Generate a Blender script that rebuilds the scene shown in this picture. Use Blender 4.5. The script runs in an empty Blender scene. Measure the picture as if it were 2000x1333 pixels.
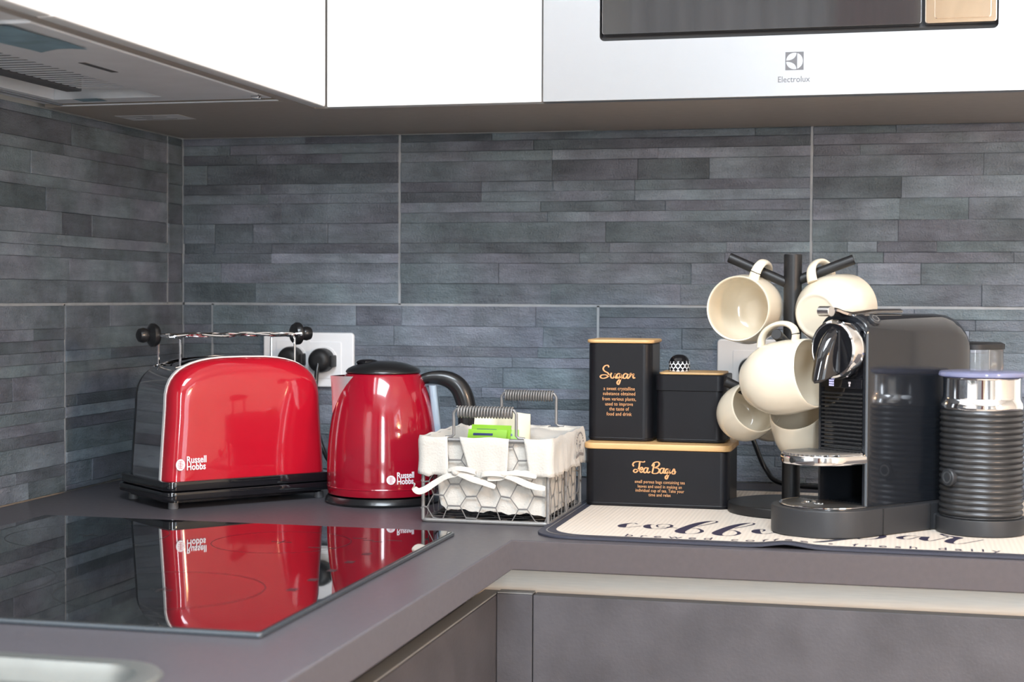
import bpy, bmesh, math, random
from mathutils import Vector, Matrix, Euler
from math import pi, sin, cos, radians as R_

scene = bpy.context.scene
COL = scene.collection

# ---------------------------------------------------------------- camera
cam = bpy.data.cameras.new('camera')
cam.sensor_fit = 'HORIZONTAL'
cam.sensor_width = 36.0
cam.lens = 36.0 * 3124.85 / 2000.0
cam.clip_start = 0.02
cam.clip_end = 60
camo = bpy.data.objects.new('camera', cam)
COL.objects.link(camo)
_F = Vector((-0.23526238, 0.97153248, -0.02786137))
_U = Vector((-0.01093981, 0.02601719, 0.99960163))
_X = Vector((0.97187033, 0.23547346, 0.00450752))
camo.matrix_world = Matrix(((_X.x, _U.x, -_F.x, 1.0685), (_X.y, _U.y, -_F.y, -2.2664),
                            (_X.z, _U.z, -_F.z, 1.161), (0, 0, 0, 1)))
cam.dof.use_dof = True
cam.dof.focus_distance = 1.93
cam.dof.aperture_fstop = 8.0
scene.camera = camo

# ---------------------------------------------------------------- world, lights, exposure
world = bpy.data.worlds.new('world')
scene.world = world
world.use_nodes = True
world.node_tree.nodes['Background'].inputs[0].default_value = (0.75, 0.85, 1.0, 1)
world.node_tree.nodes['Background'].inputs[1].default_value = 0.6
scene.view_settings.view_transform = 'Standard'
scene.view_settings.look = 'None'
scene.view_settings.gamma = 1.0
scene.view_settings.use_curve_mapping = False
scene.view_settings.exposure = 0.02


def area(name, loc, target, sx, sy, power, color):
    l = bpy.data.lights.new(name, 'AREA')
    l.shape = 'RECTANGLE'
    l.size = sx
    l.size_y = sy
    l.energy = power
    l.color = color
    o = bpy.data.objects.new(name, l)
    COL.objects.link(o)
    o.location = loc
    o.rotation_euler = (Vector(target) - Vector(loc)).to_track_quat('-Z', 'Y').to_euler()
    return o


ROOM_X, ROOM_Y, ROOM_Z = 3.5, -4.4, 2.6
# daylight through the tall window in the wall opposite the kitchen, and an added cool fill from the right
area('window_daylight', (1.74, ROOM_Y + 0.03, 1.62), (1.74, 0, 1.62), 0.40, 1.50, 56, (0.82, 0.91, 1.0))
area('balcony_fill', (ROOM_X - 0.03, -2.9, 1.35), (0, -2.9, 1.35), 1.3, 2.0, 28, (0.70, 0.85, 1.0))
# added warm fill bulb, unseen at the right, then the room's ceiling lamp
_pl = bpy.data.lights.new('warm_fill_bulb', 'POINT')
_pl.energy = 58
_pl.color = (1.0, 0.62, 0.34)
_pl.shadow_soft_size = 0.09
_po = bpy.data.objects.new('warm_fill_bulb', _pl)
COL.objects.link(_po)
_po.location = (2.3, -1.8, 1.42)
area('ceiling_panel_light', (1.0, -2.2, ROOM_Z - 0.06), (1.0, -2.2, 0), 1.0, 1.0, 88, (0.82, 0.91, 1.0))


# ---------------------------------------------------------------- materials
def mat(name, color, rough=0.5, metal=0.0, coat=0.0, spec=0.5, var=0.0, vscale=40.0, bump=0.0, bscale=200.0,
        stretch=None, trans=0.0, ior=1.45, emit=None, rvar=0.0, aniso=0.0, sheen=0.0, space='Object'):
    m = bpy.data.materials.new(name)
    m.use_nodes = True
    nt = m.node_tree
    b = nt.nodes['Principled BSDF']
    b.inputs['Base Color'].default_value = (*color, 1)
    b.inputs['Roughness'].default_value = rough
    b.inputs['Metallic'].default_value = metal
    b.inputs['Coat Weight'].default_value = coat
    b.inputs['Coat Roughness'].default_value = 0.03
    b.inputs['Specular IOR Level'].default_value = spec
    b.inputs['IOR'].default_value = ior
    b.inputs['Transmission Weight'].default_value = trans
    b.inputs['Anisotropic'].default_value = aniso
    b.inputs['Sheen Weight'].default_value = sheen
    if emit:
        b.inputs['Emission Color'].default_value = (*emit[0], 1)
        b.inputs['Emission Strength'].default_value = emit[1]
    if var or bump or rvar:
        tc = nt.nodes.new('ShaderNodeTexCoord')
        mp = nt.nodes.new('ShaderNodeMapping')
        nt.links.new(tc.outputs[space], mp.inputs[0])
        if stretch:
            mp.inputs['Scale'].default_value = stretch
        n = nt.nodes.new('ShaderNodeTexNoise')
        n.inputs['Scale'].default_value = vscale
        n.inputs['Detail'].default_value = 6
        nt.links.new(mp.outputs[0], n.inputs['Vector'])
        if var:
            r = nt.nodes.new('ShaderNodeMapRange')
            r.inputs[1].default_value = 0.3
            r.inputs[2].default_value = 0.7
            r.inputs[3].default_value = 1 - var
            r.inputs[4].default_value = 1 + var
            nt.links.new(n.outputs[0], r.inputs[0])
            mx = nt.nodes.new('ShaderNodeVectorMath')
            mx.operation = 'SCALE'
            mx.inputs[0].default_value = color
            nt.links.new(r.outputs[0], mx.inputs['Scale'])
            nt.links.new(mx.outputs[0], b.inputs['Base Color'])
        if rvar:
            r = nt.nodes.new('ShaderNodeMapRange')
            r.inputs[3].default_value = max(0.02, rough - rvar)
            r.inputs[4].default_value = rough + rvar
            nt.links.new(n.outputs[0], r.inputs[0])
            nt.links.new(r.outputs[0], b.inputs['Roughness'])
        if bump:
            n2 = nt.nodes.new('ShaderNodeTexNoise')
            n2.inputs['Scale'].default_value = bscale
            n2.inputs['Detail'].default_value = 5
            nt.links.new(mp.outputs[0], n2.inputs['Vector'])
            bp = nt.nodes.new('ShaderNodeBump')
            bp.inputs['Strength'].default_value = bump
            bp.inputs['Distance'].default_value = 0.002
            nt.links.new(n2.outputs[0], bp.inputs['Height'])
            nt.links.new(bp.outputs[0], b.inputs['Normal'])
    return m


def slate(name, base):
    """riven slate: cloudy colour, diagonal cleft streaks, fine grain"""
    m = bpy.data.materials.new(name)
    m.use_nodes = True
    nt = m.node_tree
    N, L = nt.nodes.new, nt.links.new
    b = nt.nodes['Principled BSDF']
    b.inputs['Roughness'].default_value = 0.5
    b.inputs['Specular IOR Level'].default_value = 0.45
    geo = N('ShaderNodeNewGeometry')
    oi = N('ShaderNodeObjectInfo')
    off = N('ShaderNodeVectorMath'); off.operation = 'SCALE'
    off.inputs[0].default_value = (7.0, 7.0, 7.0)
    L(oi.outputs['Random'], off.inputs['Scale'])
    add = N('ShaderNodeVectorMath'); add.operation = 'ADD'
    L(geo.outputs['Position'], add.inputs[0]); L(off.outputs[0], add.inputs[1])
    cl = N('ShaderNodeTexNoise'); cl.inputs['Scale'].default_value = 13; cl.inputs['Detail'].default_value = 7
    cl.inputs['Roughness'].default_value = 0.62
    L(add.outputs[0], cl.inputs['Vector'])
    mp = N('ShaderNodeMapping'); mp.inputs['Rotation'].default_value = (0, R_(35), 0)
    mp.inputs['Scale'].default_value = (14, 14, 70)
    L(add.outputs[0], mp.inputs[0])
    st = N('ShaderNodeTexNoise'); st.inputs['Scale'].default_value = 1.0; st.inputs['Detail'].default_value = 6
    st.inputs['Roughness'].default_value = 0.65
    L(mp.outputs[0], st.inputs['Vector'])
    fi = N('ShaderNodeTexNoise'); fi.inputs['Scale'].default_value = 420; fi.inputs['Detail'].default_value = 4
    L(add.outputs[0], fi.inputs['Vector'])
    # brightness
    r1 = N('ShaderNodeMapRange'); r1.inputs[1].default_value = .3; r1.inputs[2].default_value = .7
    r1.inputs[3].default_value = .62; r1.inputs[4].default_value = 1.38
    L(cl.outputs[0], r1.inputs[0])
    r2 = N('ShaderNodeMapRange'); r2.inputs[1].default_value = .3; r2.inputs[2].default_value = .7
    r2.inputs[3].default_value = .78; r2.inputs[4].default_value = 1.22
    L(st.outputs[0], r2.inputs[0])
    r3 = N('ShaderNodeMapRange'); r3.inputs[3].default_value = .82; r3.inputs[4].default_value = 1.18
    L(fi.outputs[0], r3.inputs[0])
    r4 = N('ShaderNodeMapRange'); r4.inputs[3].default_value = .9; r4.inputs[4].default_value = 1.1
    L(oi.outputs['Random'], r4.inputs[0])
    m1 = N('ShaderNodeMath'); m1.operation = 'MULTIPLY'; L(r1.outputs[0], m1.inputs[0]); L(r2.outputs[0], m1.inputs[1])
    m2 = N('ShaderNodeMath'); m2.operation = 'MULTIPLY'; L(m1.outputs[0], m2.inputs[0]); L(r3.outputs[0], m2.inputs[1])
    m3 = N('ShaderNodeMath'); m3.operation = 'MULTIPLY'; L(m2.outputs[0], m3.inputs[0]); L(r4.outputs[0], m3.inputs[1])
    # slight hue drift between green grey and violet grey
    hu = N('ShaderNodeTexNoise'); hu.inputs['Scale'].default_value = 6; hu.inputs['Detail'].default_value = 3
    L(add.outputs[0], hu.inputs['Vector'])
    ramp = N('ShaderNodeValToRGB')
    ramp.color_ramp.elements[0].position = .36; ramp.color_ramp.elements[1].position = .64
    ramp.color_ramp.elements[0].color = (base[0] * .93, base[1] * 1.03, base[2] * .99, 1)
    ramp.color_ramp.elements[1].color = (base[0] * 1.05, base[1] * .98, base[2] * 1.03, 1)
    L(hu.outputs[0], ramp.inputs[0])
    sc = N('ShaderNodeVectorMath'); sc.operation = 'SCALE'
    L(ramp.outputs[0], sc.inputs[0]); L(m3.outputs[0], sc.inputs['Scale'])
    L(sc.outputs[0], b.inputs['Base Color'])
    ad = N('ShaderNodeMath'); ad.operation = 'MULTIPLY_ADD'; ad.inputs[1].default_value = 2.2
    L(st.outputs[0], ad.inputs[0]); L(fi.outputs[0], ad.inputs[2])
    bp = N('ShaderNodeBump'); bp.inputs['Strength'].default_value = .8; bp.inputs['Distance'].default_value = .0018
    L(ad.outputs[0], bp.inputs['Height']); L(bp.outputs[0], b.inputs['Normal'])
    return m


def wood(name, c1, c2):
    m = bpy.data.materials.new(name)
    m.use_nodes = True
    nt = m.node_tree
    b = nt.nodes['Principled BSDF']
    b.inputs['Roughness'].default_value = .45
    tc = nt.nodes.new('ShaderNodeTexCoord')
    mp = nt.nodes.new('ShaderNodeMapping')
    mp.inputs['Scale'].default_value = (12, 160, 160)
    nt.links.new(tc.outputs['Object'], mp.inputs[0])
    n = nt.nodes.new('ShaderNodeTexNoise'); n.inputs['Scale'].default_value = 1.5; n.inputs['Detail'].default_value = 5
    nt.links.new(mp.outputs[0], n.inputs['Vector'])
    rp = nt.nodes.new('ShaderNodeValToRGB')
    rp.color_ramp.elements[0].position = .3; rp.color_ramp.elements[1].position = .7
    rp.color_ramp.elements[0].color = (*c1, 1); rp.color_ramp.elements[1].color = (*c2, 1)
    nt.links.new(n.outputs[0], rp.inputs[0]); nt.links.new(rp.outputs[0], b.inputs['Base Color'])
    return m


SB = (0.148, 0.172, 0.202)
SLATE = {k: slate('slate_%d' % (k + 2), tuple(c * f for c in SB)) for k, f in
         ((-2, .64), (-1, .82), (0, 1.0), (1, 1.18), (2, 1.45))}
M = dict(
    grout=mat('grout', (.36, .38, .40), .8, var=.12, vscale=60),
    tileback=mat('tile_body', (.10, .105, .112), .8),
    plaster=mat('wall_paint', (.80, .78, .74), .8, var=.02, vscale=5),
    warmwall=mat('warm_wall_paint', (.70, .66, .60), .8, var=.03, vscale=4),
    ceiling=mat('ceiling_paint', (.84, .83, .81), .9),
    floor=wood('oak_floor', (.34, .28, .22), (.44, .37, .30)),
    worktop=mat('worktop_laminate', (.086, .079, .088), .36, spec=.4, var=.05, vscale=160, bump=.03, bscale=700, rvar=.05),
    fronts=mat('slate_front', (.080, .075, .082), .42, var=.22, vscale=14, bump=.12, bscale=260, rvar=.08),
    carcass=mat('cabinet_board', (.20, .195, .19), .6, var=.04, vscale=30),
    gola=mat('brushed_beige_aluminium', (.86, .80, .71), .5, metal=.1, var=.05, vscale=30, stretch=(1, 30, 30)),
    edgegrey=mat('grey_edge_band', (.24, .235, .23), .5),
    golashadow=mat('shade_toned_channel', (.085, .085, .068), .4),  # same channel metal on the left run, its shade put into the colour
    dark=mat('dark_recess', (.012, .012, .012), .7),
    white=mat('white_lacquer', (.90, .90, .90), .18, coat=.4, var=.01),
    underside=mat('taupe_board', (.36, .315, .275), .42, var=.05, vscale=60),
    steel=mat('brushed_steel', (.36, .36, .365), .34, metal=1, bump=.05, bscale=30, stretch=(2, 300, 300), aniso=.4),
    steel2=mat('satin_steel', (.62, .63, .64), .28, metal=1, var=.04),
    spoutsteel=mat('satin_spout_steel', (.80, .80, .79), .38, metal=.8),
    sinksteel=mat('sink_steel', (.34, .355, .345), .45, metal=.9, var=.04),
    chrome=mat('chrome', (.82, .82, .83), .06, metal=1),
    blackglass=mat('black_glass', (.010, .011, .012), .02, spec=.6, coat=.3),
    mwglass=mat('tinted_mirror_glass', (.15, .15, .155), .05, metal=.75, coat=.4),
    bronzeglass=mat('bronze_mirror_panel', (.78, .66, .55), .06, metal=.9, coat=.3),
    hobglass=mat('hob_glass', (.006, .007, .008), .015, spec=.85, coat=.6),
    hobedge=mat('hob_edge', (.12, .14, .16), .25, metal=.6),
    print_grey=mat('print_grey', (.12, .12, .13), .5),
    hobprint=mat('hob_print', (.022, .022, .024), .3),
    hoodgrey=mat('hood_enamel', (.76, .78, .81), .38, metal=.1, var=.05, vscale=20),
    hooddark=mat('hood_dark_plastic', (.075, .075, .08), .45),
    film=mat('blue_protective_film', (.20, .34, .42), .25, var=.25, vscale=30),
    sticker=mat('paper_sticker', (.66, .66, .67), .6, var=.06, vscale=60),
    red=mat('red_lacquer', (.45, .007, .020), .12, coat=.75, var=.02),
    redk=mat('deep_red_lacquer', (.31, .004, .017), .13, coat=.75, var=.02),
    toastersteel=mat('mirror_steel', (.55, .57, .60), .07, metal=1),
    trim=mat('ivory_chrome_trim', (.84, .82, .79), .25, metal=.1),
    black=mat('black_plastic', (.012, .012, .013), .28, spec=.5, coat=.2),
    blackmatt=mat('matt_black_plastic', (.016, .016, .017), .5),
    blackgloss=mat('gloss_black', (.008, .008, .010), .06, coat=.5),
    rubber=mat('grey_foot', (.10, .10, .105), .45),
    whiteprint=mat('white_print', (.85, .80, .83), .4),
    redprint=mat('red_print', (.55, .05, .06), .4),
    gauge=mat('gauge_window', (.30, .38, .46), .12, coat=.4),
    socket=mat('white_socket_plastic', (.93, .93, .94), .3, coat=.2),
    socketgrey=mat('pale_grey_socket_plastic', (.62, .60, .58), .35),
    linen=mat('cream_cotton', (.57, .535, .48), .9, var=.05, vscale=26, bump=.35, bscale=420, sheen=.2),
    linenprint=mat('grey_cloth_print', (.20, .18, .17), .9),
    wire=mat('grey_wire', (.23, .222, .215), .45, metal=.35, var=.08, vscale=120),
    paper=mat('cream_paper', (.66, .61, .46), .55, var=.04, vscale=30, bump=.1, bscale=60),
    green=mat('lime_sachet', (.22, .46, .03), .35),
    navy=mat('navy_sachet_print', (.012, .02, .11), .35),
    tin=mat('matt_black_tin', (.009, .009, .011), .38, spec=.3, var=.05, vscale=50, bump=.03, bscale=500),
    bamboo=wood('bamboo', (.58, .34, .14), (.70, .44, .20)),
    copper=mat('copper_print', (.72, .36, .16), .38, metal=.2),
    mug=mat('cream_glaze', (.80, .71, .56), .16, coat=.35, var=.02, vscale=8),
    treemetal=mat('black_powder_coat', (.011, .011, .012), .42, bump=.05, bscale=900),
    machine=mat('graphite_lacquer', (.013, .015, .019), .10, coat=.35),
    machinebase=mat('graphite_plastic', (.030, .031, .034), .42, bump=.03, bscale=900),
    clear=mat('clear_plastic', (.95, .96, .97), .04, trans=.92, ior=1.3),
    bluelid=mat('clear_blue_lid', (.44, .46, .68), .06, trans=.6, ior=1.4),
    frother=mat('ribbed_dark_metal', (.062, .062, .064), .30, metal=.55),
    icon=mat('lit_icon', (.6, .6, .9), .4, emit=((.65, .65, 1.0), .6)),
    matcream=None, matnavy=mat('navy_rubber_edge', (.040, .042, .060), .6),
    matprint=mat('navy_print', (.026, .022, .050), .7),
    diamondwhite=mat('ceramic_white', (.84, .84, .84), .2, coat=.3),
    curtain=mat('grey_curtain', (.40, .41, .43), .9, var=.1, vscale=6),
    creamcurtain=mat('cream_curtain', (.85, .76, .62), .9, var=.05, vscale=6),
    maroon=mat('maroon_curtain', (.26, .09, .09), .9, var=.1, vscale=6),
)
# waffle-woven cream mat: small square cells
_m = mat('waffle_cream', (.80, .70, .60), .9)
_nt = _m.node_tree
_b = _nt.nodes['Principled BSDF']
_tc = _nt.nodes.new('ShaderNodeTexCoord')
_w = []
for _ax in ('X', 'Y'):
    t = _nt.nodes.new('ShaderNodeTexWave')
    t.bands_direction = _ax
    t.inputs['Scale'].default_value = 62
    _nt.links.new(_tc.outputs['Object'], t.inputs['Vector'])
    _w.append(t)
_mx = _nt.nodes.new('ShaderNodeMath'); _mx.operation = 'MULTIPLY'
_nt.links.new(_w[0].outputs['Fac'], _mx.inputs[0]); _nt.links.new(_w[1].outputs['Fac'], _mx.inputs[1])
_rp = _nt.nodes.new('ShaderNodeMapRange'); _rp.inputs[3].default_value = .90; _rp.inputs[4].default_value = 1.06
_nt.links.new(_mx.outputs[0], _rp.inputs[0])
_sc = _nt.nodes.new('ShaderNodeVectorMath'); _sc.operation = 'SCALE'; _sc.inputs[0].default_value = (.70, .61, .52)
_nt.links.new(_rp.outputs[0], _sc.inputs['Scale']); _nt.links.new(_sc.outputs[0], _b.inputs['Base Color'])
_bp = _nt.nodes.new('ShaderNodeBump'); _bp.inputs['Strength'].default_value = .6; _bp.inputs['Distance'].default_value = .001
_nt.links.new(_mx.outputs[0], _bp.inputs['Height']); _nt.links.new(_bp.outputs[0], _b.inputs['Normal'])
M['matcream'] = _m


# ---------------------------------------------------------------- helpers
def rrect(w, h, r, n=6, cx=0, cy=0):
    """rounded rectangle outline, counter-clockwise"""
    p = []
    for sx, sy, a0 in ((1, -1, -90), (1, 1, 0), (-1, 1, 90), (-1, -1, 180)):
        for k in range(n + 1):
            a = R_(a0 + 90 * k / n)
            p.append((cx + sx * (w / 2 - r) + r * cos(a), cy + sy * (h / 2 - r) + r * sin(a)))
    return p


def circ(r, n=32, cx=0, cy=0):
    return [(cx + r * cos(2 * pi * k / n), cy + r * sin(2 * pi * k / n)) for k in range(n)]


def catmull(pts, n=6, closed=False):
    out = []
    P = [Vector(p) for p in pts]
    m = len(P)
    for i in range(m if closed else m - 1):
        a, b, c, d = (P[(i - 1) % m], P[i], P[(i + 1) % m], P[(i + 2) % m]) if closed else \
            (P[max(i - 1, 0)], P[i], P[i + 1], P[min(i + 2, m - 1)])
        for k in range(n):
            t = k / n
            out.append(.5 * ((2 * b) + (c - a) * t + (2 * a - 5 * b + 4 * c - d) * t * t + (3 * b - a - 3 * c + d) * t ** 3))
    if not closed:
        out.append(P[-1])
    return out


XZ = Matrix(((1, 0, 0, 0), (0, 0, -1, 0), (0, 1, 0, 0), (0, 0, 0, 1)))   # (x,y,z) -> (x,-z,y): outline faces -Y


class MB:
    """collects shapes into one mesh"""

    def __init__(s):
        s.bm = bmesh.new()
        s.T = Matrix.Identity(4)

    def at(s, m):
        s.T = m
        return s

    def v(s, p):
        return s.bm.verts.new(s.T @ Vector(p))

    def f(s, vs, mi=0):
        try:
            fa = s.bm.faces.new(vs)
            fa.material_index = mi
            return fa
        except ValueError:
            return None

    def box(s, c, d, bev=0.0, seg=2, mi=0):
        x, y, z = d[0] / 2, d[1] / 2, d[2] / 2
        vs = [s.v((c[0] + a * x, c[1] + b * y, c[2] + e * z)) for a in (-1, 1) for b in (-1, 1) for e in (-1, 1)]
        fs = [s.f([vs[i] for i in q], mi) for q in
              ((0, 1, 3, 2), (4, 6, 7, 5), (0, 4, 5, 1), (2, 3, 7, 6), (0, 2, 6, 4), (1, 5, 7, 3))]
        if bev:
            es = list({e for fa in fs for e in fa.edges})
            bmesh.ops.bevel(s.bm, geom=es, offset=bev, segments=seg, profile=.5, affect='EDGES', clamp_overlap=True)
        return s

    def loft(s, rings, c0=True, c1=True, closed=True, mi=0):
        R = [[s.v(p) for p in r] for r in rings]
        n = len(R[0])
        for a, b in zip(R, R[1:]):
            for k in range(n if closed else n - 1):
                j = (k + 1) % n
                s.f((a[k], a[j], b[j], b[k]), mi)
        if c0:
            s.f(R[0][::-1], mi)
        if c1:
            s.f(R[-1], mi)
        return s

    def prism(s, poly, z0, z1, bev=0.0, mi=0):
        """outline in local xy raised from z0 to z1; bev insets both rims"""
        if not bev:
            return s.loft([[(x, y, z0) for x, y in poly], [(x, y, z1) for x, y in poly]], mi=mi)
        q = inset(poly, bev)
        h = inset(poly, bev * .3)
        return s.loft([[(x, y, z0) for x, y in q], [(x, y, z0 + bev * .3) for x, y in h], [(x, y, z0 + bev) for x, y in poly],
                       [(x, y, z1 - bev) for x, y in poly], [(x, y, z1 - bev * .3) for x, y in h],
                       [(x, y, z1) for x, y in q]], mi=mi)

    def lathe(s, prof, n=40, c=(0, 0, 0), c0=True, c1=True, mi=0):
        return s.loft([[(c[0] + r * cos(2 * pi * k / n), c[1] + r * sin(2 * pi * k / n), c[2] + z) for k in range(n)]
                       for r, z in prof], c0, c1, mi=mi)

    def tube(s, pts, r, n=8, closed=False, flat=1.0, up=None, mi=0):
        P = [Vector(p) for p in pts]
        m = len(P)
        rs = r if isinstance(r, (list, tuple)) else [r] * m
        rings = []
        prev = None
        for i in range(m):
            t = (P[(i + 1) % m] - P[i - 1]) if closed else (P[min(i + 1, m - 1)] - P[max(i - 1, 0)])
            t = t.normalized() if t.length > 1e-9 else Vector((0, 0, 1))
            if prev is None:
                h = Vector(up) if up else (Vector((0, 0, 1)) if abs(t.z) < .9 else Vector((1, 0, 0)))
            else:
                h = prev
            a = (h - t * h.dot(t))
            a = a.normalized() if a.length > 1e-6 else t.orthogonal().normalized()
            if up:
                a2 = Vector(up) - t * Vector(up).dot(t)
                if a2.length > 1e-4:
                    a = a2.normalized()
            prev = a
            b = t.cross(a)
            rings.append([P[i] + (a * cos(2 * pi * k / n) * flat + b * sin(2 * pi * k / n)) * rs[i] for k in range(n)])
        if closed:
            rings.append(rings[0])
            R = [[s.v(p) for p in q] for q in rings[:-1]]
            R.append(R[0])
            for a, b in zip(R, R[1:]):
                for k in range(n):
                    s.f((a[k], a[(k + 1) % n], b[(k + 1) % n], b[k]), mi)
            return s
        return s.loft(rings, mi=mi)

    def sphere(s, c, r, n=20, m=12, sc=(1, 1, 1), mi=0):
        rings = []
        for i in range(1, m):
            a = pi * i / m
            rings.append([(c[0] + r * sc[0] * sin(a) * cos(2 * pi * k / n), c[1] + r * sc[1] * sin(a) * sin(2 * pi * k / n),
                           c[2] - r * sc[2] * cos(a)) for k in range(n)])
        return s.loft(rings, mi=mi)

    def sheet(s, grid, th=0.0, mi=0):
        """grid[i][j] of points -> open quad sheet"""
        V = [[s.v(p) for p in row] for row in grid]
        for i in range(len(V) - 1):
            for j in range(len(V[0]) - 1):
                s.f((V[i][j], V[i][j + 1], V[i + 1][j + 1], V[i + 1][j]), mi)
        return s

    def build(s, name, m, parent=None, loc=None, sharp=38, normals=True, kind=None, label=None, wn=True):
        if normals:
            bmesh.ops.recalc_face_normals(s.bm, faces=s.bm.faces)
        me = bpy.data.meshes.new(name)
        s.bm.to_mesh(me)
        s.bm.free()
        for k in (m if isinstance(m, (list, tuple)) else [m]):
            me.materials.append(M[k] if isinstance(k, str) else k)
        me.polygons.foreach_set('use_smooth', [True] * len(me.polygons))
        me.set_sharp_from_angle(angle=R_(sharp))
        o = bpy.data.objects.new(name, me)
        COL.objects.link(o)
        if parent is not None:
            o.parent = parent
        if loc is not None:
            o.location = loc
        if wn:
            w_ = o.modifiers.new('weighted', 'WEIGHTED_NORMAL')
            w_.keep_sharp = True
            w_.weight = 90
        if kind:
            o['kind'] = kind
        if label:
            o['label'] = label
        return o


def inset(poly, d):
    n = len(poly)
    area_ = sum(poly[i][0] * poly[(i + 1) % n][1] - poly[(i + 1) % n][0] * poly[i][1] for i in range(n))
    sg = 1 if area_ > 0 else -1
    out = []
    for i in range(n):
        a, b, c = Vector(poly[i - 1]), Vector(poly[i]), Vector(poly[(i + 1) % n])
        e1, e2 = (b - a), (c - b)
        e1 = e1.normalized() if e1.length > 1e-9 else e2.normalized()
        e2 = e2.normalized() if e2.length > 1e-9 else e1
        n1, n2 = Vector((-e1.y, e1.x)) * sg, Vector((-e2.y, e2.x)) * sg
        k = (n1 + n2)
        k = k / max(k.length_squared / 2, .3) if k.length > 1e-6 else n1
        out.append(tuple(b + k * d))
    return out


def thing(name, label, cat, loc=(0, 0, 0), rotz=0.0, group=None):
    o = bpy.data.objects.new(name, None)
    COL.objects.link(o)
    o.empty_display_size = .05
    o.location = loc
    o.rotation_euler = (0, 0, rotz)
    o['label'] = label
    o['category'] = cat
    if group:
        o['group'] = group
    return o


def tag(o, label, cat, group=None):
    o['label'] = label
    o['category'] = cat
    if group:
        o['group'] = group
    return o


def struct(o):
    o['kind'] = 'structure'
    return o


def text(name, body, size, mtx, m, parent, align='LEFT', sx=1.0, space=1.0, depth=.0002, bold=0.0, line=1.0, shear=0.0):
    cu = bpy.data.curves.new(name, 'FONT')
    cu.body = body
    cu.size = size
    cu.align_x = align
    cu.space_character = space
    cu.space_line = line
    cu.extrude = depth
    cu.offset = bold
    cu.shear = shear
    cu.resolution_u = 3
    t = bpy.data.objects.new(name + '_src', cu)
    COL.objects.link(t)
    bpy.context.view_layer.update()
    dg = bpy.context.evaluated_depsgraph_get()
    me = bpy.data.meshes.new_from_object(t.evaluated_get(dg))
    bpy.data.objects.remove(t)
    bpy.data.curves.remove(cu)
    me.name = name
    me.transform(mtx @ Matrix.Diagonal((sx, 1, 1, 1)))
    me.materials.clear()
    me.materials.append(M[m])
    o = bpy.data.objects.new(name, me)
    COL.objects.link(o)
    o.parent = parent
    return o


def cut(o, cutter):
    for q_ in list(o.modifiers):
        o.modifiers.remove(q_)
    """boolean difference, applied"""
    md = o.modifiers.new('cut', 'BOOLEAN')
    md.operation = 'DIFFERENCE'
    md.object = cutter
    md.solver = 'EXACT'
    cutter.parent = o.parent
    bpy.context.view_layer.update()
    dg = bpy.context.evaluated_depsgraph_get()
    me = bpy.data.meshes.new_from_object(o.evaluated_get(dg))
    o.modifiers.clear()
    o.data = me
    bpy.data.objects.remove(cutter)
    me.polygons.foreach_set('use_smooth', [True] * len(me.polygons))
    me.set_sharp_from_angle(angle=R_(35))
    w_ = o.modifiers.new('weighted', 'WEIGHTED_NORMAL')
    w_.keep_sharp = True
    w_.weight = 90


FRONT = Matrix.Rotation(pi / 2, 4, 'X')


def T3(x, y, z):
    return Matrix.Translation((x, y, z))


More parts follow.
